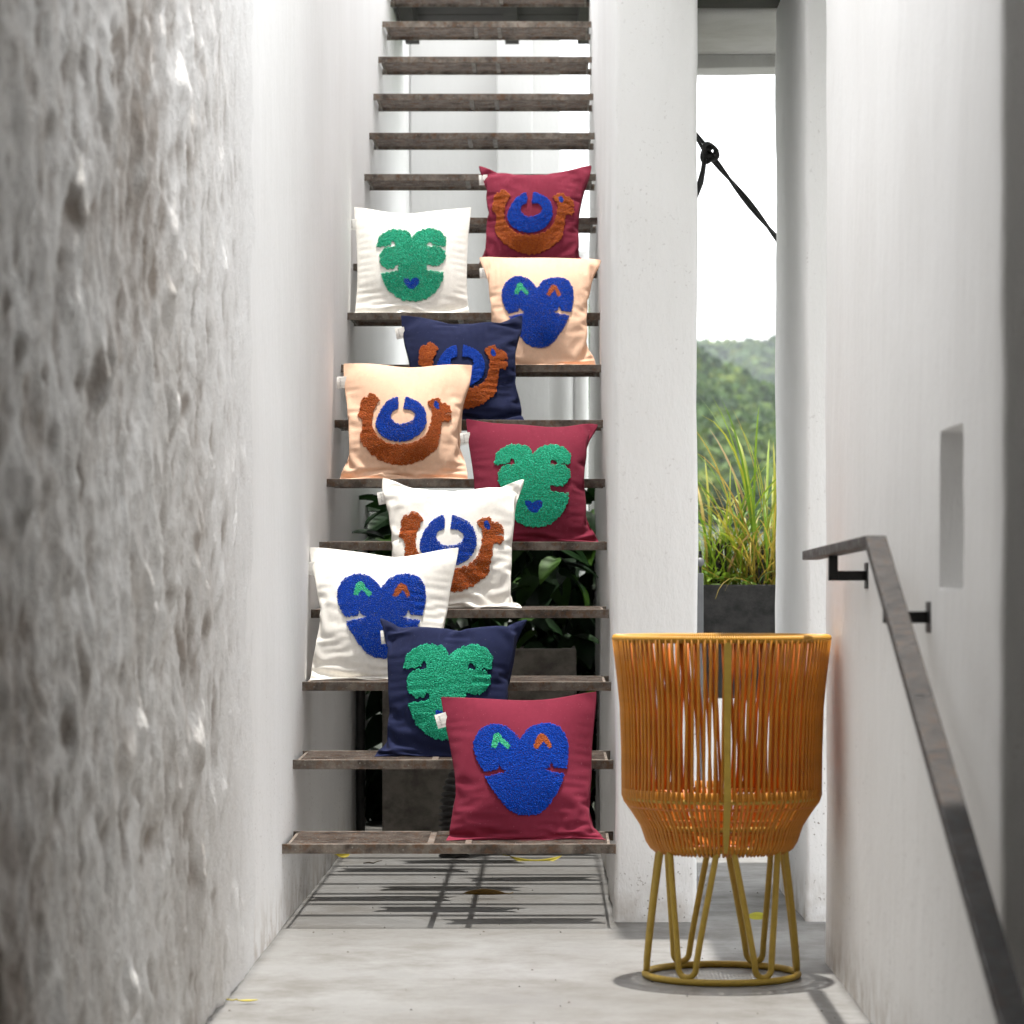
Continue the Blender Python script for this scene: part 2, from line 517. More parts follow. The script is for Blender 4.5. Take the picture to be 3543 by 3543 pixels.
# right-hand wall with niche
def handrail_wall():
    root = empty('handrail_wall', (0.9, 6.3, 0))
    tag(root, 'bright white plastered wall with a small upright niche and steel handrail', 'wall')
    bm = bmesh.new()
    me = wall_mesh(0.71, 1.06, 4.75, 7.79, -1.1, 2.9, 0.10, 0.013, 0.0035, 14.0)
    o = obj('wall_body', me, M['plaster_right'], root)
    o.matrix_parent_inverse = Matrix.Translation(-Vector(root.location))
    # niche cut with a boolean, then applied
    cut = MB().box(0.60, 0.83, 5.195, 5.485, 0.957, 1.245, 0.012).build('niche_cutter', M['plaster_right'])
    md = o.modifiers.new('niche', 'BOOLEAN')
    md.object = cut
    md.operation = 'DIFFERENCE'
    md.solver = 'EXACT'
    dg = bpy.context.evaluated_depsgraph_get()
    dg.update()
    new = bpy.data.meshes.new_from_object(o.evaluated_get(dg))
    o.modifiers.clear()
    o.data = new
    new.set_sharp_from_angle(angle=R(28))
    bpy.data.objects.remove(cut)
    bm.free()
handrail_wall()
tag(obj('shade_side_wall', wall_mesh(1.20, 1.45, -6.0, 4.742, -1.1, 5.0, 0.3, 0.01, 0.003, 20.0), M['plaster_dim']),
    'unseen taupe side wall added to darken the lower passage', 'wall')  # out of view, added so the near passage stays dark
tag(obj('shade_end_wall', wall_mesh(-1.2, 1.45, -6.3, -6.004, -1.1, 5.0, 0.4, 0.01, 0.003, 22.0), M['plaster_dim']),
    'unseen taupe end wall added to darken the lower passage', 'wall')  # closes the unseen end, added to cut light from behind the camera
tag(obj('passage_inner_wall', wall_mesh(-1.2, XL - 0.08, -6.0, 2.396, -1.1, 5.0, 0.4, 0.01, 0.003, 24.0), M['plaster_dim']),
    'dim taupe wall carrying on from the lumpy stone wall', 'wall')

# unseen slab over the lower floor, added to shade the near end
tag(MB().box(XL - 0.10, 1.196, -6.0, 5.0, 3.25, 3.5).build('shade_slab', M['plaster_far']), 'unseen flat white slab added to shade the lower passage', 'roof')
tag(obj('sky_block_wall', wall_mesh(-4.5, 4.5, 3.4, 3.9, 3.504, 9.5, 0.5, 0.012, 0.003, 26.0), M['plaster_sky_block']),
    'plain unseen wall added above the passage slab to block the front sky', 'wall')  # out of view, added to hold back frontal sky light

# ------------------------------------------------------------------ stair treads
Y1, GO, Z1, RI = 8.568, 0.341, 0.2368, 0.2199
TW, TD = 0.475, 0.365             # half width, depth
XT = -0.2885
def make_tread():
    root = empty('stair_tread')
    MB().box(-TW, TW, 0.0, 0.010, -0.0275, 0.0, 0.0012).build('front_bar', M['rust'], root)
    MB().box(-TW, TW, TD - 0.010, TD, -0.0275, 0.0, 0.0012).build('back_bar', M['rust'], root)
    for s in (-1, 1):
        MB().box(s * 0.455 - 0.004, s * 0.455 + 0.004, 0.0105, TD - 0.0105, -0.0275, -0.0015).build('end_bar', M['rust'], root)
    for x in (-0.0525, 0.0555):
        MB().box(x - 0.009, x + 0.009, 0.0105, TD - 0.0105, -0.0215, 0.0006).build('cross_bar', M['rust_top'], root)
    g = MB()
    n = 11
    for i in range(n):
        y = 0.028 + (TD - 0.056) * i / (n - 1)
        for a, b in ((-0.4505, -0.0620), (-0.0430, 0.0460), (0.0650, 0.4505)):
            g.box(a, b, y - 0.0045, y + 0.0045, -0.014, -0.001)
    o = g.build('grating', M['rust_top'], root)
    o['kind'] = 'stuff'
    return root
TREAD_LABELS = [
    'rusty steel grating tread lowest of the stair, under the burgundy blue-faced cushion',
    'rusty steel grating tread second from the floor, under the navy green-faced cushion',
    'rusty steel grating tread third from the floor, under the cream blue-faced cushion',
    'rusty steel grating tread fourth from the floor, under the cream camel cushion',
    'rusty steel grating tread fifth from the floor, under the burgundy green-faced cushion',
    'rusty steel grating tread sixth from the floor, under the peach camel cushion',
    'rusty steel grating tread seventh from the floor, under the navy camel cushion',
    'rusty steel grating tread eighth from the floor, under the peach blue-faced cushion',
    'rusty steel grating tread ninth from the floor, under the cream green-faced cushion',
    'rusty steel grating tread tenth from the floor, under the burgundy camel cushion']
ORD = ['first', 'second', 'third', 'fourth', 'fifth', 'sixth', 'seventh']
TREAD_LABELS += ['bare rusty steel grating tread, %s above the treads that carry cushions' % w for w in ORD]
proto = make_tread()
for i in range(17):
    t = proto if i == 0 else copy_tree(proto)
    t.location = (XT, Y1 + i * GO, Z1 + i * RI)
    tag(t, TREAD_LABELS[i], 'stair tread', 'rusty grating treads of the open stair')
    if i == 0:
        t.rotation_euler = (R(1.3), 0, 0)

# landing at the head of the stair and rooms behind
lr = empty('landing', (-0.28, 15.4, 3.86))
tag(lr, 'dark timber landing at the head of the rusty stair', 'landing')
for k in range(4):
    MB().box(-0.47, 0.62, -1.02 + k * 0.285, -1.02 + k * 0.285 + 0.27, 0.0, 0.04).build('plank', M['dark_wood'], lr)
for x in (-0.46, 0.05, 0.42):
    MB().box(x, x + 0.07, -1.03, 0.10, -0.10, -0.001).build('beam', M['dark_wood'], lr)
tag(obj('back_wall', wall_mesh(-0.757, 0.055, 16.3, 16.5, -0.02, 4.6, 0.3, 0.01, 0.003, 30.0), M['plaster_back']),
    'shaded grey-white wall seen between the upper treads', 'wall')
tag(obj('back_column', wall_mesh(-0.285, -0.095, 16.12, 16.297, -0.02, 4.6, 0.3, 0.01, 0.003, 31.0), M['plaster_back']),
    'shallow pale column against the shaded wall behind the stair', 'pillar')
tag(obj('low_wall', wall_mesh(-0.20, 0.186, 14.75, 14.95, -0.02, 2.62, 0.3, 0.012, 0.003, 32.0), M['plaster_far']),
    'low white wall behind the leafy planter under the stair', 'wall')
for k, (x, r) in enumerate(((0.055, 0.060), (0.148, 0.036))):
    tag(MB().tube([(x, 14.60, 0.0), (x, 14.60, 2.55), (x, 14.60, 2.58)], [r, r, r * 0.8], 16).build('drain_pipe', M['plaster_far'], None, True),
        ['thick white drain pipe against the low wall behind the stair', 'thin white drain pipe against the low wall behind the stair'][k], 'pipe')

# terrace roof seen through the gap
rr = empty('terrace_roof', (1.2, 10.0, 2.86))
tag(rr, 'weathered white soffit and edge beam above the terrace gap', 'roof')
def child(o, parent):
    o.parent = parent
    o.matrix_parent_inverse = Matrix.Translation(-Vector(parent.location))
    return o
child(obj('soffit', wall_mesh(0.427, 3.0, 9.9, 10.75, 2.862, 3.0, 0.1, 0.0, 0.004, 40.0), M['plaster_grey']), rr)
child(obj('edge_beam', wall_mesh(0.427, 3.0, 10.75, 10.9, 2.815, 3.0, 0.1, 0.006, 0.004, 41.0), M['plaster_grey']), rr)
for k in range(9):
    child(MB().box(0.427, 3.0, 7.82 + k * 0.23, 7.82 + k * 0.23 + 0.222, 2.862, 2.92).build('plank', M['dark_wood']), rr)

# ------------------------------------------------------------------ terrace: low wall, planter, grass, post, rope
tag(obj('terrace_parapet', wall_mesh(0.44, 3.0, 11.5, 11.95, -0.02, 0.545, 0.15, 0.012, 0.003, 50.0), M['plaster_far']),
    'low white parapet behind the orange chair', 'wall')
pl = empty('grass_planter', (0.73, 11.72, 0.546))
tag(pl, 'black stained concrete planter box holding the tall grass', 'planter')
pb = MB()
pb.box(-0.145, 0.70, -0.20, -0.16, 0.0, 0.433, 0.006)
pb.box(-0.145, 0.70, 0.16, 0.20, 0.0, 0.433, 0.006)
pb.box(-0.145, -0.105, -0.159, 0.159, 0.0, 0.432, 0.006)
pb.box(0.66, 0.70, -0.159, 0.159, 0.0, 0.432, 0.006)
pb.box(-0.104, 0.659, -0.159, 0.159, 0.001, 0.03)
pb.build('box', M['planter_dark'], pl)
MB().box(-0.104, 0.659, -0.159, 0.159, 0.031, 0.40).build('soil', M['soil'], pl)

def strip(pts, widths, side, fold=0.3):
    """bent leaf blade: three points across, folded along the midrib"""
    vs, fs = [], []
    m = len(pts)
    for i, (p, w) in enumerate(zip(pts, widths)):
        t = (pts[min(i + 1, m - 1)] - pts[max(i - 1, 0)]).normalized()
        s = (side - t * side.dot(t)).normalized()
        up = s.cross(t)
        vs += [p - s * w + up * w * fold, p, p + s * w + up * w * fold]
    for i in range(m - 1):
        for k in range(2):
            a = i * 3 + k
            fs.append((a, a + 1, a + 4, a + 3))
    return vs, fs

def grass_blade(L, w, lean, droop, az, rnd):
    pts, ws = [], []
    p = Vector((0, 0, 0))
    ang = lean
    n = 10
    for i in range(n + 1):
        s = i / n
        pts.append(p.copy())
        ws.append(w * (0.55 + 0.9 * s) * (1 - s ** 3) + 0.0004 if s < 1 else 0.0003)
        d = Vector((math.sin(ang) * math.cos(az), math.sin(ang) * math.sin(az), math.cos(ang)))
        p = p + d * (L / n)
        ang += droop / n * (0.3 + 1.9 * s * s)
    side = Vector((-math.sin(az), math.cos(az), 0)).lerp(Vector((rnd.uniform(-1, 1), rnd.uniform(-1, 1), 0.1)), 0.4).normalized()
    return strip(pts, ws, side)

def grass_clump(loc, n_big, n_small, scale, label, seed, bend=0.0):
    rnd = random.Random(seed)
    root = empty('grass_clump', loc)
    tag(root, label, 'grass plant', 'tall grasses in the terrace planter')
    for k in range(n_big):
        az = rnd.uniform(0, 2 * math.pi)
        L = scale * rnd.uniform(0.45, 1.0)
        vs, fs = grass_blade(L, rnd.uniform(0.004, 0.0075), rnd.uniform(0.02, 0.5), rnd.uniform(0.3, 2.4), az, rnd)
        o = MB().add(vs, fs).build('blade', M['blade'], root, True)
        o.location = (rnd.uniform(-0.06, 0.06), rnd.uniform(-0.05, 0.05), -0.03)
    g = MB()
    for k in range(n_small):
        az = rnd.uniform(0, 2 * math.pi)
        L = scale * rnd.uniform(0.25, 0.7)
        vs, fs = grass_blade(L, rnd.uniform(0.002, 0.004), rnd.uniform(0.1, 1.0), rnd.uniform(0.5, 2.8), az, rnd)
        off = Vector((rnd.uniform(-0.08, 0.08), rnd.uniform(-0.06, 0.06), -0.03))
        g.add([v + off for v in vs], fs)
    o = g.build('thin_blades', M['blade'], root, True)
    o['kind'] = 'stuff'
    d = MB()
    for k in range(26):
        a = rnd.uniform(0, 6.28)
        r = rnd.uniform(0.0, 0.06)
        d.tube([(r * math.cos(a), r * math.sin(a), -0.04), (r * 1.2 * math.cos(a), r * 1.2 * math.sin(a), rnd.uniform(0.08, 0.22))], [0.008, 0.003], 5)
    d.build('dead_base', M['dark_wood'], root)
    return root
grass_clump((0.82, 11.70, 0.946), 50, 110, 0.92, 'tall arching grass rooted beside the pier in the dark planter', 3)
grass_clump((0.655, 11.72, 0.946), 44, 110, 0.66, 'lower drooping grass tuft beside the grey post in the dark planter', 5)
grass_clump((1.05, 11.72, 0.946), 16, 40, 0.65, 'tall grass tuft hidden behind the pier in the dark planter', 8)
# low ground-cover leaves in the planter
def leaf_mesh(name, L, w, curl=0.25, n=6):
    vs, fs = [], []
    for i in range(n + 1):
        s = i / n
        ww = w * math.sin(math.pi * min(1, s * 0.93 + 0.07)) ** 0.75 * (1.15 - 0.55 * s)
        if i == n:
            ww = 0.0006
        z = -curl * L * s * s
        y = L * s
        vs += [(-ww, y, z + ww * 0.35), (0, y, z), (ww, y, z + ww * 0.35)]
    for i in range(n):
        for k in range(2):
            a = i * 3 + k
            fs.append((a, a + 1, a + 4, a + 3))
    return MB().add(vs, fs).mesh(name, True)
small_leaf = leaf_mesh('leaf', 0.045, 0.016)
gc = empty('ground_cover_plant', (0.68, 11.66, 0.946))
tag(gc, 'low bright green leafy plant at the foot of the grasses', 'plant')
gm = leafy('bright_leaf', [(0.0, (0.10, 0.20, 0.02)), (1.0, (0.22, 0.33, 0.03))], 0.5, 0.35, 30)
rnd = random.Random(11)
for k in range(60):
    o = obj('leaf', small_leaf, gm, gc)
    o.location = (rnd.uniform(-0.09, 0.16), rnd.uniform(-0.12, 0.10), rnd.uniform(0.0, 0.07))
    o.rotation_euler = (rnd.uniform(-0.2, 0.9), rnd.uniform(-0.5, 0.5), rnd.uniform(0, 6.28))

gp = empty('gate_post', (0.545, 11.0, 0))
tag(gp, 'slim grey metal gate post with a round knob beside the white pillar', 'post')
MB().box(-0.010, 0.012, -0.03, 0.03, 0.0, 1.02, 0.003).build('post', M['grey_paint'], gp)
MB().tube([(0.0, -0.018, 1.06), (0.0, 0.018, 1.06)], 0.016, 14).build('knob', M['grey_paint'], gp, True)
MB().box(-0.004, 0.006, -0.015, 0.015, 1.0, 1.10).build('latch', M['bracket'], gp)

# rope with knot, tied from the roof to the pier
def rope():
    root = empty('rope', (0.52, 10.4, 2.5))
    tag(root, 'black twisted rope with a knot hanging across the terrace gap', 'rope')
    o0 = Vector(root.location)
    Y = 10.4
    def P(px, py):
        return Vector(((px - 1038) / 5700 * Y, Y, 0.955 - (py - 1115) / 5700 * Y)) - o0
    a, k, b = P(1270, 190), P(1336, 288), P(1500, 492)
    def strands(p, q, nm, n=40, sp=0.006, tw=9.0):
        m = MB()
        d = (q - p)
        t = d.normalized()
        s1 = t.cross(Vector((0, 1, 0))).normalized()
        s2 = t.cross(s1)
        for ph in (0, math.pi):
            pts = []
            for i in range(n + 1):
                s = i / n
                an = ph + tw * s
                pts.append(p + d * s + (s1 * math.cos(an) + s2 * math.sin(an)) * sp)
            m.tube(pts, 0.0062, 7)
        return m.build(nm, M['rope'], root, True)
    strands(a, k, 'strand', 20, 0.009, 3)
    strands(k, b, 'strand', 40, 0.006, 7)
    m = MB()
    for j, (rx, ry, off) in enumerate(((0.022, 0.027, Vector((0.008, -0.010, 0.002))), (0.014, 0.024, Vector((-0.006, 0.008, -0.010))), (0.015, 0.015, Vector((0.010, 0.004, 0.002))))):
        pts = []
        for i in range(22):
            an = 2 * math.pi * i / 22
            pts.append(k + off + Vector((rx * math.cos(an) + 0.35 * ry * math.sin(an) * (j - 1), 0.014 * math.sin(2 * an + j), ry * math.sin(an))))
        m.tube(pts, 0.0078, 7, closed=True)
    m.build('knot', M['rope'], root, True)
    e0 = k + Vector((-0.012, -0.012, -0.01))
    MB().tube([e0, e0 + Vector((-0.006, -0.002, -0.05)), e0 + Vector((-0.016, 0.0, -0.095)), e0 + Vector((-0.034, 0.0, -0.15))], [0.008, 0.009, 0.012, 0.008], 7).build('loose_end', M['rope'], root, True)
rope()

# ------------------------------------------------------------------ planter and plants under the stair
pu = empty('concrete_planter', (-0.27, 11.78, 0))
tag(pu, 'stained concrete planter block standing under the stair', 'planter')
pb = MB()
pb.box(-0.37, 0.37, -0.28, -0.22, 0.0, 0.735, 0.008)
pb.box(-0.37, 0.37, 0.22, 0.28, 0.0, 0.735, 0.008)
pb.box(-0.37, -0.31, -0.219, 0.219, 0.0, 0.734, 0.008)
pb.box(0.31, 0.37, -0.219, 0.219, 0.0, 0.734, 0.008)
pb.build('box', M['planter'], pu)
MB().box(-0.309, 0.309, -0.219, 0.219, 0.0, 0.69).build('soil', M['soil'], pu)

vine_leaf = leaf_mesh('leaf', 0.135, 0.042, 0.35, 8)
def vine(loc, n, spread, height, label, seed, big=1.0):
    rnd = random.Random(seed)
    root = empty('leafy_plant', loc)
    tag(root, label, 'plant', 'leafy plants under the stair')
    for s in range(6):
        a = rnd.uniform(0, 6.28)
        top = Vector((spread[0] * rnd.uniform(-0.9, 0.9), spread[1] * rnd.uniform(-0.9, 0.7), height * rnd.uniform(0.5, 1.0)))
        mid = top * 0.5 + Vector((rnd.uniform(-0.05, 0.05), rnd.uniform(-0.05, 0.05), 0.06))
        MB().tube([(0.3 * top.x, 0.3 * top.y, -0.03), mid, top], [0.006, 0.005, 0.002], 6).build('stem', M['leaf'], root, True)
    for k in range(n):
        o = obj('leaf', vine_leaf, M['leaf'], root)
        h = rnd.random() ** 0.8
        o.location = (spread[0] * rnd.uniform(-1, 1), spread[1] * rnd.uniform(-1, 1), height * (h * 1.12 - 0.10))
        o.rotation_euler = (rnd.uniform(-1.0, 0.5), rnd.uniform(-0.7, 0.7), math.pi + rnd.uniform(-1.5, 1.5))
        sc = rnd.uniform(0.75, 1.4) * big
        o.scale = (sc, sc, sc)
    return root
vine((-0.29, 11.86, 0.69), 210, (0.40, 0.26), 0.62, 'dense dark glossy-leaved plant filling the concrete planter under the stair', 21)
vine((0.02, 12.65, 0.0), 290, (0.20, 0.25), 1.35, 'tall dark leafy plant growing against the pillar wall behind the planter', 22, 1.5)
vine((-0.45, 12.65, 0.0), 290, (0.26, 0.22), 1.30, 'dark leafy plant growing along the stair wall behind the planter', 23, 1.5)

tag(MB().tube([(-0.738, 11.75, 0.0), (-0.738, 11.75, 0.4), (-0.738, 11.75, 0.7), (-0.738, 11.75, 0.75)], 0.018, 14).build('downpipe', M['black_plastic'], None, True),
    'thin black downpipe against the stair wall under the treads', 'pipe')

# black corrugated pipe bending out of the planter to the floor
def corrugated():
    root = empty('corrugated_pipe', (-0.345, 10.85, 0))
    tag(root, 'black corrugated drain hose standing on the floor under the stair', 'hose')
    cp = [Vector((0, 0, 0.0)), Vector((0, 0, 0.12)), Vector((0.004, 0.01, 0.20)), Vector((0.03, 0.04, 0.275)), Vector((0.09, 0.11, 0.325)), Vector((0.17, 0.22, 0.34)), Vector((0.25, 0.40, 0.34))]
    def cr_(t):
        n = len(cp) - 1
        i = min(int(t * n), n - 1)
        f = t * n - i
        p0, p1, p2, p3 = cp[max(i - 1, 0)], cp[i], cp[i + 1], cp[min(i + 2, n)]
        return 0.5 * ((2 * p1) + (p2 - p0) * f + (2 * p0 - 5 * p1 + 4 * p2 - p3) * f * f + (3 * p1 - p0 - 3 * p2 + p3) * f ** 3)
    pts, rs = [], []
    n = 230
    acc, last = 0.0, None
    for i in range(n + 1):
        p = cr_(i / n)
        if last is not None:
            acc += (p - last).length
        last = p
        pts.append(p)
        rs.append(0.050 + 0.0055 * (1 if math.sin(acc / 0.021 * 2 * math.pi) > 0 else -1) * min(1.0, abs(math.sin(acc / 0.021 * 2 * math.pi)) * 1.6))
    MB().tube(pts, rs, 28).build('hose', M['black_plastic'], root, True)
corrugated()

# ------------------------------------------------------------------ handrail
def handrail():
    root = empty('handrail', (0.625, 6.3, 0.9))
    tag(root, 'dark steel flat-bar handrail sloping down along the white wall', 'handrail')
    o0 = Vector(root.location)
    def bar(p0, p1, name, w=0.041, th=0.022):
        p0, p1 = Vector(p0) - o0, Vector(p1) - o0
        t = (p1 - p0).normalized()
        s = Vector((1, 0, 0))
        u = s.cross(t).normalized()
        if u.z < 0:
            u = -u
        m = MB()
        vs = []
        for p in (p0, p1):
            for a, b in ((-1, 0), (1, 0), (1, -1), (-1, -1)):
                vs.append(p + s * (a * w / 2) + u * (b * th))
        m.add(vs, [(0, 1, 5, 4), (1, 2, 6, 5), (2, 3, 7, 6), (3, 0, 4, 7), (0, 3, 2, 1), (4, 5, 6, 7)])
        o = m.build(name, M['rail'], root)
        bv = o.modifiers.new('bevel', 'BEVEL')
        bv.width = 0.0025
        bv.segments = 2
        return o
    bar((0.632, 7.33, 1.052), (0.632, 5.87, 1.063), 'top_bar')
    bar((0.632, 5.8675, 1.0635), (0.632, 3.55, 0.155), 'sloping_bar')
    for (y, zt, zb, x0) in ((6.75, 1.028, 0.978, 0.632), (5.64, 0.945, 0.895, 0.632)):
        b = MB()
        b.box(0.622 - o0.x, 0.642 - o0.x, y - 0.012 - o0.y, y + 0.012 - o0.y, zb - o0.z, zt + 0.006 - o0.z, 0.001)
        b.box(0.6425 - o0.x, 0.704 - o0.x, y - 0.010 - o0.y, y + 0.010 - o0.y, zb - o0.z, zb + 0.022 - o0.z, 0.001)
        br = b.build('bracket', M['bracket'], root)
        MB().box(0.7045 - o0.x, 0.714 - o0.x, y - 0.03 - o0.y, y + 0.03 - o0.y, zb - 0.018 - o0.z, zb + 0.04 - o0.z, 0.001).build('wall_plate', M['bracket'], br)
handrail()

# ------------------------------------------------------------------ orange cord chair
def chair():
    root = empty('cord_chair', (0.424, 7.477, 0.0))
    tag(root, 'round orange cord chair on mustard hairpin legs seen from behind', 'chair')
    TAU = 2 * math.pi
    def ring(r, z, tr, name, mat, n=72, k=10):
        return MB().tube([(r * math.cos(TAU * i / n), r * math.sin(TAU * i / n), z) for i in range(n)], tr, k, closed=True).build(name, mat, root, True)
    ring(0.189, 0.0085, 0.0085, 'base_ring', M['frame'])
    # six bent-tube legs, together one serpentine round the base
    rb, rt, zt = 0.186, 0.166, 0.330
    def pol(a, r, z):
        return Vector((r * math.sin(a), -r * math.cos(a), z))
    leg = []
    a0 = R(30)
    dU, dT = R(7.3), R(21.5)          # half opening of the U at the ring; start angle at the top
    half = []
    for i in range(7):                 # U bend resting on the base ring
        th = math.pi / 2 * i / 6
        half.append((dU * math.sin(th), rb, 0.041 - 0.023 * math.cos(th)))
    for i in range(1, 12):
        s = i / 12
        half.append((dU + (dT - dU) * s ** 1.15, rb + (rt - rb) * s, 0.041 + (zt - 0.028 - 0.041) * s))
    for i in range(7):                 # top bend
        th = math.pi / 2 * i / 6
        half.append((dT + (R(30) - dT) * (1 - math.cos(th)), rt, zt - 0.028 + 0.028 * math.sin(th)))
    seq = [(-a, r, z) for a, r, z in half[::-1]] + half[1:]
    lm = MB().tube([pol(a0 + a, r, z) for a, r, z in seq], 0.0078, 10).mesh('leg', True)
    for k in range(6):
        o = obj('leg', lm, M['frame'], root)
        o.rotation_euler = (0, 0, k * TAU / 6)
    # frame rings hidden under the cords
    prof = [(0.262, 0.838), (0.2505, 0.745), (0.2430, 0.668), (0.2395, 0.56), (0.2385, 0.450), (0.216, 0.412), (0.194, 0.378), (0.180, 0.338), (0.170, 0.322)]
    ring(0.262, 0.838, 0.0068, 'top_ring', M['frame'])
    ring(0.238, 0.447, 0.006, 'waist_ring', M['frame'])
    ring(0.190, 0.378, 0.006, 'lower_ring', M['frame'])
    ring(0.168, 0.325, 0.007, 'seat_ring', M['frame'])
    # wrapped rim: many little turns of cord
    w = MB()
    nw = 300
    for i in range(nw):
        a = TAU * i / nw
        c = Vector((0.262 * math.cos(a), 0.262 * math.sin(a), 0.838))
        t = Vector((-math.sin(a), math.cos(a), 0))
        n_ = Vector((math.cos(a), math.sin(a), 0))
        pts = [c + (n_ * math.cos(b) + Vector((0, 0, 1)) * math.sin(b)) * 0.0075 for b in [TAU * j / 8 for j in range(8)]]
        w.tube(pts, 0.0029, 4, closed=True)
    o = w.build('rim_wrap', M['cord_rim'], root, True)
    o['kind'] = 'stuff'
    def cord_mesh(pts, r, name, tw=0.0):
        n_ = len(pts) - 1
        return MB().tube([(x * math.cos(tw * i / n_), x * math.sin(tw * i / n_), z) for i, (x, z) in enumerate(pts)], r, 7).mesh(name, True)
    outer_up = cord_mesh([(r + 0.0055, z) for r, z in prof[:5]], 0.0039, 'cord', -0.03)
    inner_up = cord_mesh([(r - 0.0085, z) for r, z in prof[:5]], 0.0037, 'inner_cord', 0.075)
    outer_lo = cord_mesh([(0.2437, 0.470), (0.2435, 0.452), (0.2390, 0.438), (0.230, 0.426)] + [(r + 0.004, z) for r, z in prof[5:]] + [(0.163, 0.312), (0.155, 0.325)], 0.0042, 'lower_cord')
    seat_c = cord_mesh([(0.232, 0.452), (0.21, 0.448), (0.186, 0.385), (0.160, 0.345), (0.150, 0.335)], 0.0034, 'seat_cord')
    NC = 104
    rnd = random.Random(4)
    for k in range(NC):
        a = TAU * (k + 0.5) / NC
        j = rnd.uniform(-0.009, 0.009)
        front = abs(((a - math.pi / 2 + math.pi) % TAU) - math.pi) < R(9)     # open at the far side, where one sits down
        if not front:
            o = obj('cord', outer_up, M['cord'], root)
            o.rotation_euler = (0, 0, a + j)
            o = obj('inner_cord', inner_up, M['cord_in'], root)
            o.rotation_euler = (0, 0, a + TAU * 0.5 / NC + rnd.uniform(-0.02, 0.02))
        o = obj('lower_cord', outer_lo, M['cord'], root)
        o.rotation_euler = (0, 0, a + j)
        o = obj('seat_cord', seat_c, M['cord_in'], root)
        o.rotation_euler = (0, 0, a + TAU * 0.5 / NC)
    # seat of straight cords across the lower ring
    for k in range(34):
        x = -0.158 + 0.316 * k / 33
        h = math.sqrt(max(0.0, 0.163 ** 2 - x * x))
        if h < 0.02:
            continue
        MB().tube([(x, -h, 0.334), (x, 0, 0.330), (x, h, 0.334)], 0.0036, 6).build('seat_strand', M['cord_in'], root, True)
    # horizontal weave bands around the lower bowl
    for r, z in ((0.2300, 0.427), (0.2080, 0.398), (0.1905, 0.366)):
        ring(r + 0.001, z, 0.0035, 'woven_band', M['cord_in'], 72, 6)
    # flat spine at the middle of the back
    sp = MB()
    vs, fs = [], []
    pr = [(0.268, 0.832)] + [(r + 0.0125, z) for r, z in prof[1:5]] + [(0.226, 0.412), (0.203, 0.378), (0.189, 0.340), (0.181, 0.320)]
    for r, z in pr:
        hw = 0.0085 if z > 0.36 else 0.0085 * (z - 0.29) / 0.07
        for dx, dr in ((-hw, -0.004), (hw, -0.004), (hw, 0.002), (-hw, 0.002)):
            vs.append((dx, -(r + dr), z))
    for i in range(len(pr) - 1):
        for k in range(4):
            l = (k + 1) % 4
            fs.append((i * 4 + k, i * 4 + l, i * 4 + 4 + l, i * 4 + 4 + k))
    fs += [(0, 3, 2, 1), tuple(4 * (len(pr) - 1) + k for k in range(4))]
    sp.add(vs, fs)
    sp.build('spine', M['frame'], root)
    root.rotation_euler = (0, 0, 0)
    return root
chair()

# ------------------------------------------------------------------ cushions: little cloth solver, then beaded faces
NG = 41
LC = 0.492
CUSH = [   # tread, centre x, corner x (tl, tr, bl, br), corner z (tl, tr), fabric, design, label
    (1, -0.067, (-0.247, 0.219, -0.236, 0.236), (0.412, 0.427), 'f_burgundy', 'heart', 'burgundy cushion with a beaded blue heart-shaped face, on the lowest tread'),
    (2, -0.311, (-0.222, 0.236, -0.222, 0.216), (0.421, 0.416), 'f_navy', 'plant', 'navy cushion with a beaded green lobed face'),
    (3, -0.523, (-0.236, 0.246, -0.230, 0.222), (0.420, 0.420), 'f_white', 'heart', 'cream cushion with a beaded blue heart-shaped face and green and rust eyes'),
    (4, -0.320, (-0.241, 0.232, -0.228, 0.231), (0.434, 0.428), 'f_white', 'camel', 'cream cushion with a beaded rust camel around a blue crescent'),
    (5, -0.047, (-0.227, 0.230, -0.214, 0.222), (0.425, 0.405), 'f_burgundy', 'plant', 'burgundy cushion with a beaded green lobed face and blue heart mouth'),
    (6, -0.508, (-0.231, 0.229, -0.231, 0.228), (0.419, 0.411), 'f_peach', 'camel', 'peach cushion with a beaded rust camel around a blue crescent'),
    (7, -0.304, (-0.232, 0.213, -0.214, 0.222), (0.397, 0.400), 'f_navy', 'camel', 'navy cushion with a beaded rust camel around a blue crescent'),
    (8, -0.054, (-0.231, 0.234, -0.218, 0.222), (0.426, 0.413), 'f_peach', 'heart', 'peach cushion with a beaded blue heart-shaped face'),
    (9, -0.517, (-0.229, 0.229, -0.228, 0.226), (0.435, 0.437), 'f_white', 'plant', 'cream cushion with a beaded green lobed face and blue heart mouth'),
    (10, -0.075, (-0.219, 0.236, -0.224, 0.226), (0.424, 0.424), 'f_burgundy', 'camel', 'burgundy cushion with a beaded rust camel around a blue crescent'),
]

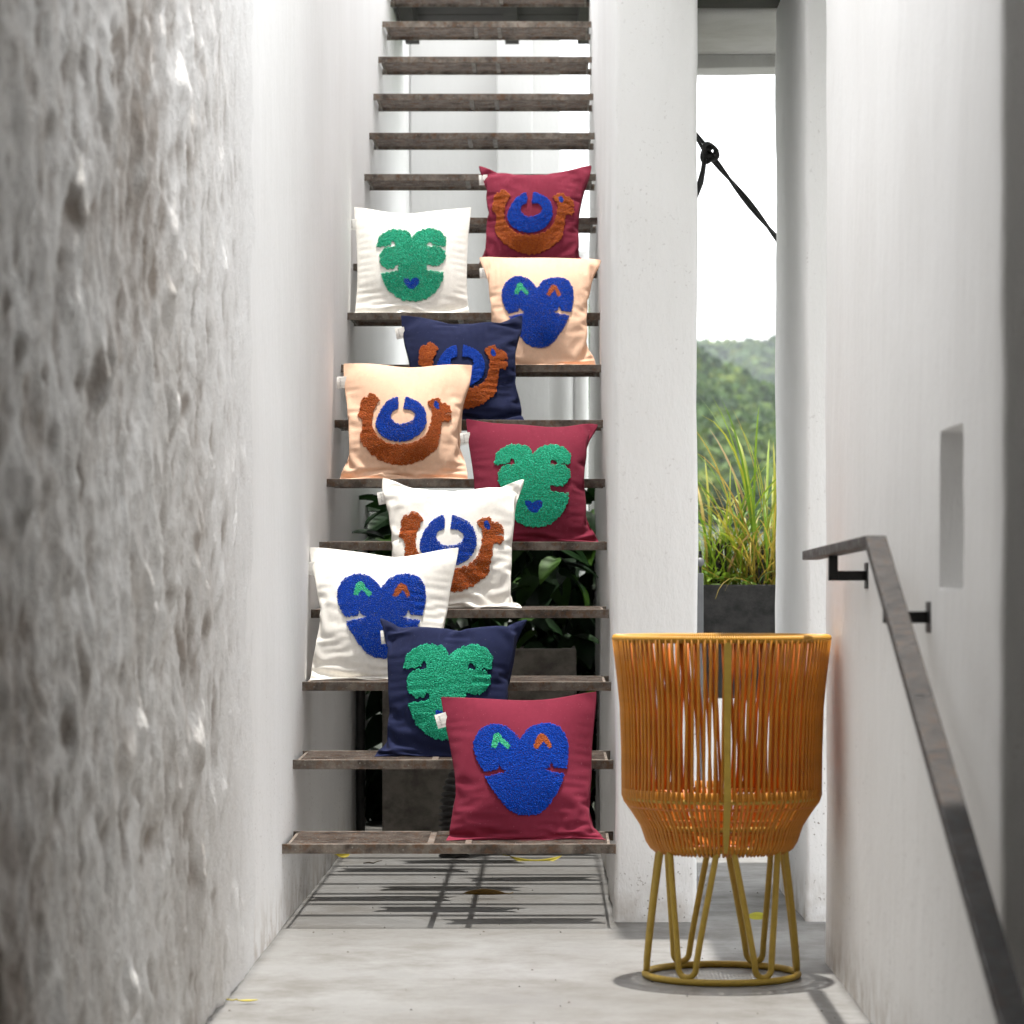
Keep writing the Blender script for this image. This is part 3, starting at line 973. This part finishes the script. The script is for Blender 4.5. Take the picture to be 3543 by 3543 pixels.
EXC, VOL, KSH, KC, KB, PRS, STEPS = 0.024, 0.0128, 0.08, 0.40, 0.020, 0.014, 320
def solve_cushions():
    C = len(CUSH)
    rng = np.random.default_rng(5)
    u = np.linspace(-1, 1, NG, dtype=np.float32)
    V, U = np.meshgrid(u, u, indexing='ij')
    P = np.zeros((C, 2, NG, NG, 3), np.float32)
    F0 = np.zeros((C, 1, NG, NG, 3), np.float32)       # flat pattern of the cover, with drawn-in sides
    th = R(19)
    for c in range(C):
        sl_, sr_, st, sb = rng.uniform(0.04, 0.10), rng.uniform(0.04, 0.10), rng.uniform(0.02, 0.10), rng.uniform(0.0, 0.03)
        wob = 0.012 * np.sin(V * rng.uniform(2, 5) + rng.uniform(0, 6))
        x_ = U * LC / 2 * (1 - (np.where(U < 0, sl_, sr_) + wob) * (1 - V * V) * U * U)
        wob2 = 0.02 * np.sin(U * rng.uniform(2, 5) + rng.uniform(0, 6))
        s = (V * (1 - (np.where(V > 0, st, sb) + wob2) * (1 - U * U) * V * V) + 1) / 2 * LC
        F0[c, 0, :, :, 0] = x_
        F0[c, 0, :, :, 2] = s
        edge = np.maximum(np.abs(U), np.abs(V))
        for k, sg in ((0, -1), (1, 1)):
            bmp = (0.004 + 0.05 * np.cos(U * 1.5) * np.cos(V * 1.5)) * sg * (1 - edge ** 8)
            for _ in range(9):
                ku, kv, ph = rng.uniform(-8, 8), rng.uniform(-8, 8), rng.uniform(0, 6.28)
                bmp = bmp + 0.0020 * np.sin(ku * U + kv * V + ph) * (1 - edge ** 8)
            P[c, k, :, :, 0] = x_
            P[c, k, :, :, 1] = s * math.sin(th) + bmp * math.cos(th) + 0.03
            P[c, k, :, :, 2] = s * math.cos(th) - bmp * math.sin(th) + 0.002
    # cloth is a little longer inside than along the seam, so it puckers there
    edge = np.maximum(np.abs(U), np.abs(V))
    exc = (1 + EXC * np.clip((1 - edge) / 0.12, 0, 1)).reshape(1, 1, NG, NG, 1).astype(np.float32)
    Q = P.copy()
    sign = np.array([1, -1], np.float32).reshape(1, 2, 1, 1, 1)
    Vt = np.array([VOL * rng.uniform(0.93, 1.07) for _ in range(C)], np.float32)
    e = slice(0, NG - 1, 2), slice(1, NG, 2)
    o = slice(1, NG - 1, 2), slice(2, NG, 2)
    A, B = slice(0, NG - 1), slice(1, NG)
    al = slice(None)
    groups = []
    for a, b in (e, o):
        groups.append(((al, a), (al, b), 1.0))
        groups.append(((a, al), (b, al), 1.0))
    for a, b in (e, o):
        groups.append(((a, A), (b, B), KSH))
        groups.append(((a, B), (b, A), KSH))
    rest = []
    for ia, ib, k in groups:
        d = F0[:, :, ib[0], ib[1]] - F0[:, :, ia[0], ia[1]]
        rest.append(np.sqrt((d * d).sum(-1, keepdims=True)) * 0.5 * (exc[:, :, ia[0], ia[1]] + exc[:, :, ib[0], ib[1]]))
    for it in range(STEPS):
        gu = np.gradient(P, axis=3)
        gv = np.gradient(P, axis=2)
        nA = np.cross(gu, gv) * sign
        vol = (P * nA).sum(axis=(1, 2, 3, 4)) / 3.0
        nn = nA / (np.sqrt((nA * nA).sum(-1, keepdims=True)) + 1e-12)
        k = np.clip((Vt - vol) / Vt, -0.2, 1.0).reshape(C, 1, 1, 1, 1) * PRS
        vel = (P - Q) * (0.90 if it < STEPS - 60 else 0.6)
        Q[...] = P
        P += vel + nn * k
        P[..., 2] -= 0.000022
        P[..., 1] += 0.000008
        for _ in range(3):
            for (ia, ib, k), rl in zip(groups, rest):
                a = P[:, :, ia[0], ia[1]]
                b = P[:, :, ib[0], ib[1]]
                d = b - a
                l = np.sqrt((d * d).sum(-1, keepdims=True)) + 1e-9
                g = 1 - rl / l                          # cloth gathers more easily than it stretches
                d *= (0.5 * k) * np.where(g > 0, g, g * KC)
                a += d
                b -= d
            for s0, s1 in ((al, 0), (al, NG - 1), (0, al), (NG - 1, al)):      # sewn seam
                m_ = (P[:, 0, s0, s1] + P[:, 1, s0, s1]) * 0.5
                P[:, 0, s0, s1] = m_
                P[:, 1, s0, s1] = m_
        P[:, :, 1:-1, 1:-1] += KB * (0.25 * (P[:, :, :-2, 1:-1] + P[:, :, 2:, 1:-1] + P[:, :, 1:-1, :-2] + P[:, :, 1:-1, 2:]) - P[:, :, 1:-1, 1:-1])
        for q in (0, NG - 1):                           # the seam is stiffer than the cloth
            P[:, :, q, 1:-1] += 0.02 * (0.5 * (P[:, :, q, :-2] + P[:, :, q, 2:]) - P[:, :, q, 1:-1])
            P[:, :, 1:-1, q] += 0.02 * (0.5 * (P[:, :, :-2, q] + P[:, :, 2:, q]) - P[:, :, 1:-1, q])
        # tread below (with friction) and the edge of the next tread behind
        low = P[..., 2] < 0.0015
        P[..., 2] = np.where(low, 0.0015, P[..., 2])
        for ax in (0, 1):
            P[..., ax] = np.where(low, Q[..., ax] * 0.9 + P[..., ax] * 0.1, P[..., ax])
        hit = (P[..., 2] > RI - 0.034) & (P[..., 2] < RI + 0.004) & (P[..., 1] > GO - 0.105)
        P[..., 1] = np.where(hit, GO - 0.105, P[..., 1])
    return P, U, V

CP, CU, CV = solve_cushions()

# beaded designs, polygons in cushion coordinates (-1..1)
def norm(pts, cx, hx, cy, hy):
    return [((x - cx) / hx * 0.97, (cy - y) / hy * 0.88) for x, y in pts]
CAM = (855, 690, 812, 610)
camel_body = norm([(490, 487), (520, 510), (587, 575), (560, 615), (520, 690), (505, 760), (510, 830), (535, 890), (580, 950), (640, 1000), (720, 1030), (830, 1038), (920, 1030), (1010, 1000), (1080, 950), (1120, 880), (1140, 800), (1150, 720), (1140, 680), (1085, 610), (1110, 580), (1190, 543), (1225, 555), (1245, 585), (1290, 590), (1340, 605), (1362, 650), (1360, 692), (1285, 700), (1285, 709), (1362, 716), (1365, 760), (1330, 795), (1270, 790), (1255, 800), (1250, 900), (1235, 960), (1225, 1030), (1200, 1085), (1140, 1130), (1070, 1180), (960, 1225), (830, 1245), (720, 1225), (600, 1180), (540, 1140), (440, 1050), (385, 970), (380, 930), (400, 880), (400, 800), (390, 755), (340, 740), (335, 700), (350, 650), (360, 580), (385, 530), (440, 525), (460, 500)], *CAM)
crescent = norm([(775, 545), (720, 560), (660, 600), (600, 680), (560, 760), (548, 830), (570, 890), (620, 950), (700, 995), (810, 1015), (920, 1000), (1010, 950), (1065, 890), (1092, 810), (1088, 740), (1060, 660), (1000, 600), (920, 565), (870, 543), (858, 545), (842, 680), (920, 690), (960, 720), (970, 760), (940, 800), (880, 830), (820, 835), (770, 825), (720, 780), (708, 745), (725, 700), (785, 680), (790, 600)], *CAM)
camel_eye = norm([(1190 + 30 * math.cos(a) + 8 * math.sin(a), 627 + 42 * math.sin(a)) for a in [i * 0.5236 for i in range(12)]], *CAM)
PLN = (920, 800, 850, 765)
green_face = norm([(905, 505), (890, 440), (880, 405), (800, 375), (720, 360), (640, 362), (560, 400), (500, 440), (455, 490), (435, 560), (430, 625), (540, 625), (610, 615), (650, 550), (680, 590), (690, 640), (640, 635), (560, 640), (490, 690), (470, 760), (480, 850), (510, 900), (570, 940), (650, 945), (720, 885), (735, 968), (600, 990), (492, 992), (495, 1030), (530, 1130), (590, 1220), (680, 1310), (780, 1370), (900, 1390), (1010, 1385), (1120, 1340), (1220, 1260), (1300, 1150), (1340, 1050), (1345, 980), (1200, 970), (1105, 960), (1110, 880), (1150, 900), (1230, 905), (1300, 880), (1350, 820), (1380, 740), (1360, 680), (1300, 640), (1220, 620), (1150, 640), (1120, 640), (1120, 600), (1140, 560), (1170, 570), (1200, 615), (1300, 620), (1370, 620), (1380, 480), (1320, 410), (1240, 370), (1150, 345), (1060, 370), (980, 410), (930, 470)], *PLN)
mouth_heart = norm([(800, 1075), (860, 1080), (890, 1110), (930, 1070), (980, 1070), (1010, 1100), (1000, 1150), (940, 1215), (890, 1225), (850, 1200), (800, 1120)], *PLN)
HRT = (940, 800, 890, 760)
blue_face = norm([(925, 575), (870, 500), (800, 430), (720, 395), (630, 392), (540, 430), (480, 490), (440, 580), (437, 660), (460, 760), (500, 840), (545, 898), (675, 888), (700, 835), (725, 878), (785, 908), (640, 934), (548, 945), (570, 995), (620, 1080), (700, 1200), (790, 1300), (880, 1345), (980, 1355), (1080, 1340), (1180, 1260), (1260, 1150), (1330, 1030), (1365, 930), (1250, 922), (1150, 897), (1205, 876), (1225, 815), (1252, 872), (1392, 876), (1410, 780), (1425, 650), (1400, 530), (1340, 440), (1260, 400), (1170, 392), (1080, 410), (1000, 460)], *HRT)
green_brow = norm([(625, 650), (640, 570), (660, 510), (695, 490), (730, 510), (760, 570), (830, 640), (800, 685), (715, 590), (675, 660)], *HRT)
rust_brow = norm([(1045, 665), (1080, 590), (1110, 530), (1145, 515), (1180, 535), (1220, 600), (1245, 665), (1205, 680), (1160, 595), (1090, 690)], *HRT)
DESIGN = {
    'camel': [('camel_body', camel_body, 'b_brown'), ('crescent', crescent, 'b_blue'), ('eye', camel_eye, 'b_blue')],
    'plant': [('lobed_face', green_face, 'b_green'), ('heart_mouth', mouth_heart, 'b_blue')],
    'heart': [('heart_face', blue_face, 'b_blue'), ('green_eye', green_brow, 'b_mint'), ('rust_eye', rust_brow, 'b_rust')],
}

def inside(poly, x, y):
    res = np.zeros(x.shape, bool)
    n = len(poly)
    j = n - 1
    for i in range(n):
        xi, yi = poly[i]
        xj, yj = poly[j]
        if yi != yj:
            c = ((yi > y) != (yj > y)) & (x < (xj - xi) * (y - yi) / (yj - yi) + xi)
            res ^= c
        j = i
    return res

OCT_V = np.array([(1, 0, 0), (-1, 0, 0), (0, 1, 0), (0, -1, 0), (0, 0, 1), (0, 0, -1)], np.float32)
OCT_F = np.array([(0, 2, 4), (2, 1, 4), (1, 3, 4), (3, 0, 4), (2, 0, 5), (1, 2, 5), (3, 1, 5), (0, 3, 5)], np.int32)

def bead_mesh(name, cen, tone, rad, rng):
    n = len(cen)
    q = rng.normal(size=(n, 4)).astype(np.float32)
    q /= np.linalg.norm(q, axis=1, keepdims=True)
    w, x, y, z = q.T
    Rm = np.stack([1 - 2 * (y * y + z * z), 2 * (x * y - z * w), 2 * (x * z + y * w),
                   2 * (x * y + z * w), 1 - 2 * (x * x + z * z), 2 * (y * z - x * w),
                   2 * (x * z - y * w), 2 * (y * z + x * w), 1 - 2 * (x * x + y * y)], 1).reshape(n, 3, 3)
    vs = np.einsum('nij,kj->nki', Rm, OCT_V) * rad[:, None, None] + cen[:, None, :]
    fs = (OCT_F[None] + (np.arange(n) * 6)[:, None, None]).reshape(-1, 3)
    me = bpy.data.meshes.new(name)
    me.vertices.add(n * 6)
    me.vertices.foreach_set('co', vs.astype(np.float32).ravel())
    me.loops.add(len(fs) * 3)
    me.loops.foreach_set('vertex_index', fs.ravel().astype(np.int32))
    me.polygons.add(len(fs))
    me.polygons.foreach_set('loop_start', np.arange(0, len(fs) * 3, 3, dtype=np.int32))
    me.polygons.foreach_set('use_smooth', np.ones(len(fs), bool))
    me.update()
    at = me.attributes.new('tone', 'FLOAT', 'POINT')
    at.data.foreach_set('value', np.repeat(tone, 6).astype(np.float32))
    return me

def tag_lettering(parent, w, hgt):
    cu = bpy.data.curves.new('lettering', 'FONT')
    cu.body = 'ames sala'
    cu.size = 0.0125
    cu.align_x = 'CENTER'
    cu.align_y = 'CENTER'
    cu.extrude = 0.0001
    tmp = bpy.data.objects.new('lettering_text', cu)
    COL.objects.link(tmp)
    dg = bpy.context.evaluated_depsgraph_get()
    me = bpy.data.meshes.new_from_object(tmp.evaluated_get(dg))
    bpy.data.objects.remove(tmp)
    return me
LETTER = tag_lettering(None, 0, 0)

def bilerp(G, uu, vv):
    x = np.clip((uu + 1) / 2 * (NG - 1), 0, NG - 1.001)
    y = np.clip((vv + 1) / 2 * (NG - 1), 0, NG - 1.001)
    i, j = x.astype(int), y.astype(int)
    fx, fy = (x - i)[:, None], (y - j)[:, None]
    return (G[j, i] * (1 - fx) * (1 - fy) + G[j, i + 1] * fx * (1 - fy) + G[j + 1, i] * (1 - fx) * fy + G[j + 1, i + 1] * fx * fy)

def build_cushion(ci):
    n, xc, cx, cz, fab, des, label = CUSH[ci]
    P = CP[ci].astype(np.float64).copy()
    rng = np.random.default_rng(100 + ci)
    # pull the four corners where this cushion has them; the field is bilinear over the cloth
    tgt = {(0, NG - 1): (cx[0], cz[0]), (NG - 1, NG - 1): (cx[1], cz[1]), (0, 0): (cx[2], None), (NG - 1, 0): (cx[3], None)}
    D = np.zeros((NG, NG, 2))
    for (iu, iv), (tx, tz) in tgt.items():
        p = P[0, iv, iu]
        wu = (1 + CU) / 2 if iu else (1 - CU) / 2
        wv = (1 + CV) / 2 if iv else (1 - CV) / 2
        D[..., 0] += wu * wv * (tx - p[0])
        if tz is not None:
            D[..., 1] += wu * wv * (tz - p[2])
    P[..., 0] += D[None, ..., 0]
    P[..., 2] += D[None, ..., 1]
    P[..., 2] = np.maximum(P[..., 2], 0.0012)
    root = empty('cushion', (xc, Y1 + (n - 1) * GO + 0.085, Z1 + (n - 1) * RI))
    root.rotation_euler = (0, 0, R((3, -3, 2, -2, 4, -3, 2, -4, 3, -2)[ci]))
    tag(root, label, 'cushion', 'beaded cushions on the stair')
    # cover: the two panels share their seam
    idx = -np.ones((2, NG, NG), int)
    vs, fs = [], []
    for k in (0, 1):
        for j in range(NG):
            for i in range(NG):
                if k == 1 and (i in (0, NG - 1) or j in (0, NG - 1)):
                    idx[1, j, i] = idx[0, j, i]
                    continue
                idx[k, j, i] = len(vs)
                vs.append(tuple(P[k, j, i]))
    for k in (0, 1):
        for j in range(NG - 1):
            for i in range(NG - 1):
                f = (idx[k, j, i], idx[k, j, i + 1], idx[k, j + 1, i + 1], idx[k, j + 1, i])
                fs.append(f if k == 0 else f[::-1])
    cov = MB()
    cov.v, cov.f = vs, fs
    c = cov.build('cover', M[fab], root, True)
    ss = c.modifiers.new('smooth', 'SUBSURF')
    ss.levels = 1
    ss.render_levels = 2
    # beads
    F = P[0]
    gu = np.gradient(F, axis=1)
    gv = np.gradient(F, axis=0)
    Nn = np.cross(gu, gv)
    Nn /= np.linalg.norm(Nn, axis=-1, keepdims=True)
    s = 0.0037 / (LC / 2)
    us, vs2 = np.meshgrid(np.arange(-0.85, 0.85, s), np.arange(-0.85, 0.85, s * 0.866))
    us[1::2] += s / 2
    us = us.ravel() + rng.normal(0, s * 0.16, us.size)
    vv = vs2.ravel() + rng.normal(0, s * 0.16, us.size)
    taken = np.zeros(us.shape, bool)
    parts = []
    for nm, poly, mt in DESIGN[des][::-1]:
        # ragged edge where the strands of beads end
        ju = us + 0.007 * np.sin(vv * 61 + us * 17) * np.cos(us * 53)
        jv = vv + 0.008 * np.sin(us * 67 + vv * 23)
        if nm in ('crescent', 'heart_face', 'eye', 'green_eye', 'rust_eye', 'heart_mouth'):
            ju, jv = us, vv
        m = inside(poly, ju, jv) & ~taken
        taken |= m
        parts.append((nm, m, mt))
    first = None
    for nm, m, mt in parts[::-1]:
        pu, pv = us[m], vv[m]
        cen = bilerp(F, pu, pv)
        nr = bilerp(Nn, pu, pv)
        nr /= np.linalg.norm(nr, axis=1, keepdims=True)
        lift = 0.0022 + rng.uniform(0, 0.0016, len(pu))
        cen = cen + nr * lift[:, None]
        me = bead_mesh(nm, cen.astype(np.float32), rng.random(len(pu)) ** 1.5, rng.uniform(0.0024, 0.0031, len(pu)), rng)
        obj(nm, me, M[mt], root)
    # woven label in the left seam near the top corner
    jt = int(NG * 0.85)
    p = P[0, jt, 0]
    tilt = {0: 0.28, 1: 0.10, 3: 0.18, 4: 0.10, 6: 0.2}.get(ci, 0.05)
    lb = MB()
    W, H = 0.022, 0.042
    nv = 5
    lv, lf = [], []
    for q in range(nv):
        zz = -H / 2 + H * q / (nv - 1)
        bow = 0.003 * math.sin(q / (nv - 1) * math.pi)
        lv += [(-W, -bow, zz), (0.012, 0.0, zz), (0.012, 0.0012, zz), (-W, 0.0012 - bow, zz)]
    for q in range(nv - 1):
        for a in range(4):
            b = (a + 1) % 4
            lf.append((q * 4 + a, q * 4 + b, q * 4 + 4 + b, q * 4 + 4 + a))
    lf += [(0, 3, 2, 1), tuple((nv - 1) * 4 + a for a in range(4))]
    lo = lb.add(lv, lf).build('care_label', M['label'], root)
    lo.location = (p[0], p[1] - 0.002, p[2])
    lo.rotation_euler = (R(-12), -tilt, 0)
    le = obj('lettering', LETTER, M['ink'], lo)
    le.location = (-0.009, -0.0042, 0.0)
    le.rotation_euler = (R(90), R(90), 0)
    le.scale = (0.63, 0.63, 0.63)
    return root
for ci in range(len(CUSH)):
    build_cushion(ci)

# ------------------------------------------------------------------ fallen leaves and litter
def fallen(name, L, w, curl, loc, rz, mat, label, twist=0.4, bow=0.0, tilt=0.0):
    vs, fs = [], []
    n = 14
    for i in range(n + 1):
        s = i / n
        ww = w * max(0.02, math.sin(math.pi * s) ** 0.7)
        x = (s - 0.5) * L
        z = 0.004 + curl * (2 * s - 1) ** 2
        y = bow * (1 - (2 * s - 1) ** 2)
        tw = twist * math.sin(s * 3.1)
        for a in (-1, -0.5, 0, 0.5, 1):
            lift = abs(a) * ww * 0.55
            vs.append((x, y + a * ww * math.cos(tw), z + lift + a * ww * math.sin(tw) * 0.3 + max(0, math.sin(tw)) * ww * 0.3))
    for i in range(n):
        for k in range(4):
            q = i * 5 + k
            fs.append((q, q + 1, q + 6, q + 5))
    mb = MB().add(vs, fs)
    mb.tube([(-L / 2 - 0.022, 0.004, 0.006 + curl), (-L / 2 - 0.008, 0, 0.004 + curl), (-L / 2 + 0.004, 0, 0.006 + curl)], 0.0016, 5)
    o = mb.build(name, mat, None, True)
    so = o.modifiers.new('thickness', 'SOLIDIFY')
    so.thickness = 0.0006
    o.location = loc
    o.rotation_euler = (tilt, 0, rz)
    o.location.z += w * abs(math.sin(tilt)) * 0.95
    tag(o, label, 'leaf')
    return o
fallen('fallen_leaf', 0.190, 0.013, 0.008, (-0.052, 10.70, 0.001), R(4), M['yellow_leaf'], 'long curved yellow-green fallen leaf under the lowest tread', 0.5, -0.03, R(48))
fallen('fallen_leaf', 0.135, 0.016, 0.004, (-0.204, 9.36, 0.001), R(178), M['brown_leaf'], 'long brown fallen leaf lying in the striped shadow under the stair', 0.3, 0.0, R(38))
fallen('fallen_leaf', 0.050, 0.017, 0.012, (-0.735, 10.68, 0.001), R(20), M['yellow_leaf'], 'small curled yellow fallen leaf against the foot of the stair wall', 0.7, 0.0, R(35))
fallen('fallen_leaf', 0.052, 0.006, 0.005, (-0.70, 6.98, 0.001), R(8), M['yellow_leaf'], 'tiny dry yellowed leaf near the lumpy stone wall', 0.6)
fallen('fallen_leaf', 0.060, 0.018, 0.012, (0.595, 8.66, 0.001), R(-12), M['yellow_leaf'], 'small yellow-green fallen leaf on the shaded floor behind the chair', 0.7, 0.0, R(30))
tw = MB().tube([(-0.03, 0, 0.004), (-0.012, 0.012, 0.006), (0.004, 0.004, 0.004), (0.016, 0.02, 0.008), (0.034, 0.026, 0.012)], [0.002, 0.003, 0.0025, 0.002, 0.001], 6).build('twig', M['twig'], None, True)
tw.location = (-0.622, 10.55, 0.0)
tag(tw, 'short crooked dry twig on the floor under the stair', 'twig')
rnd = random.Random(77)
lit = MB()
for k in range(70):
    x, y = rnd.uniform(-0.74, 0.68), rnd.uniform(6.5, 10.6)
    s = rnd.uniform(0.0015, 0.0045)
    a = rnd.uniform(0, 3.14)
    dx, dy = math.cos(a) * s, math.sin(a) * s
    if x > 0.17 and y > 8.6 and x < 0.45:
        continue
    lit.add([(x - dx, y - dy, 0.0012), (x + dy * 0.5, y - dx * 0.5, 0.0012), (x + dx, y + dy, 0.0012), (x - dy * 0.4, y + dx * 0.4, 0.0040)], [(0, 1, 3), (1, 2, 3), (2, 0, 3), (0, 2, 1)])
o = lit.build('floor_litter', M['twig'])
o['kind'] = 'stuff'
tag(o, 'tiny dark crumbs and leaf litter scattered over the concrete floor', 'litter')

# ------------------------------------------------------------------ valley, hills and their woods
def terrain_h(x, y):
    n1 = mnoise.noise(Vector((x * 0.012, y * 0.012, 3.0))) * 9 + mnoise.noise(Vector((x * 0.035, y * 0.035, 8.0))) * 3
    near = 0.0
    if y > 120:
        t = min(1.0, (y - 120) / 480.0)
        ridge = 46 - 0.62 * (x - 29)
        ridge = max(6.0, min(75.0, ridge))
        near = ridge * (t ** 1.15) * (1.0 if y < 640 else max(0.0, 1 - (y - 640) / 260))
    far = 0.0
    if y > 1000:
        t = min(1.0, (y - 1000) / 520.0)
        far = 122 * t * t * (3 - 2 * t) + 6 * mnoise.noise(Vector((x * 0.006, 1.0, 2.0)))
    return -6.0 + near + far + n1 * min(1.0, max(0.0, (y - 60) / 200))
def terrain():
    xs = np.concatenate([np.linspace(-700, -60, 16), np.linspace(-50, 220, 60), np.linspace(240, 900, 18)])
    ys = np.concatenate([np.linspace(-60, 100, 10), np.linspace(115, 700, 70), np.linspace(720, 1700, 50)])
    vs = [(x, y, terrain_h(x, y)) for y in ys for x in xs]
    w = len(xs)
    fs = [(j * w + i, j * w + i + 1, (j + 1) * w + i + 1, (j + 1) * w + i) for j in range(len(ys) - 1) for i in range(w - 1)]
    m = MB()
    m.v, m.f = vs, fs
    structure(m.build('hills', M['terrain'], None, True))
terrain()

def woods(name, n, xr, yr, rad, nq, size, label, seed):
    rng = np.random.default_rng(seed)
    C, T = [], []
    cen, crn, tone = [], [], []
    while len(cen) < n:
        y = rng.uniform(*yr)
        x = rng.uniform(xr[0] * y / yr[1], xr[1] * y / yr[1])
        r = rng.uniform(*rad)
        cen.append((x, y, terrain_h(x, y) + r * 0.55))
        crn.append(r)
        tone.append(rng.beta(2, 2))
    cen, crn, tone = np.array(cen), np.array(crn), np.array(tone)
    d = rng.normal(size=(n, nq, 3))
    d /= np.linalg.norm(d, axis=2, keepdims=True)
    d[..., 2] = np.abs(d[..., 2]) * 1.1 - 0.25
    lump = 1 + 0.22 * np.sin(d[..., 0] * 5 + tone[:, None] * 40) * np.cos(d[..., 2] * 6 + tone[:, None] * 23)
    p = cen[:, None, :] + d * (crn[:, None] * lump * rng.uniform(0.78, 1.05, (n, nq)))[..., None]
    nrm = d + rng.normal(0, 0.45, d.shape)
    nrm /= np.linalg.norm(nrm, axis=2, keepdims=True)
    a = np.cross(nrm, rng.normal(size=d.shape))
    a /= np.linalg.norm(a, axis=2, keepdims=True)
    b = np.cross(nrm, a)
    sz = (size * rng.uniform(0.6, 1.3, (n, nq)) * (crn / np.mean(crn))[:, None])[..., None]
    v = np.stack([p - a * sz, p + b * sz * 0.7, p + a * sz, p - b * sz * 0.7], 2).reshape(-1, 3)
    nf = n * nq
    me = bpy.data.meshes.new(name)
    me.vertices.add(nf * 4)
    me.vertices.foreach_set('co', v.astype(np.float32).ravel())
    me.loops.add(nf * 4)
    me.loops.foreach_set('vertex_index', np.arange(nf * 4, dtype=np.int32))
    me.polygons.add(nf)
    me.polygons.foreach_set('loop_start', np.arange(0, nf * 4, 4, dtype=np.int32))
    me.update()
    at = me.attributes.new('tone', 'FLOAT', 'POINT')
    tn = np.clip(tone[:, None] + rng.normal(0, 0.10, (n, nq)), 0, 1)
    at.data.foreach_set('value', np.repeat(tn.ravel(), 4).astype(np.float32))
    o = obj(name, me, M['forest'])
    o['kind'] = 'stuff'
    tag(o, label, 'woods')
woods('hillside_woods', 2600, (-45, 110), (240, 650), (1.8, 3.6), 120, 0.62, 'bright green wood covering the near hillside beyond the terrace', 1)
woods('ridge_woods', 1500, (-90, 260), (1250, 1540), (4.5, 8.5), 90, 2.0, 'bluish green wood on the far ridge under the white sky', 2)

# air between here and the far ridge
hz = MB().box(-720, 920, -70, 1720, -60, 260).build('haze', None)
hz['kind'] = 'stuff'
tag(hz, 'pale humid air softening the far wooded ridge', 'haze')
hm = bpy.data.materials.new('haze_air')
hm.use_nodes = True
ht = hm.node_tree
ht.nodes.remove(ht.nodes['Principled BSDF'])
pv = ht.nodes.new('ShaderNodeVolumePrincipled')
pv.inputs['Color'].default_value = (0.86, 0.92, 1.0, 1)
pv.inputs['Density'].default_value = 0.00013
pv.inputs['Anisotropy'].default_value = 0.2
ht.links.new(pv.outputs['Volume'], ht.nodes['Material Output'].inputs['Volume'])
hz.data.materials.append(hm)
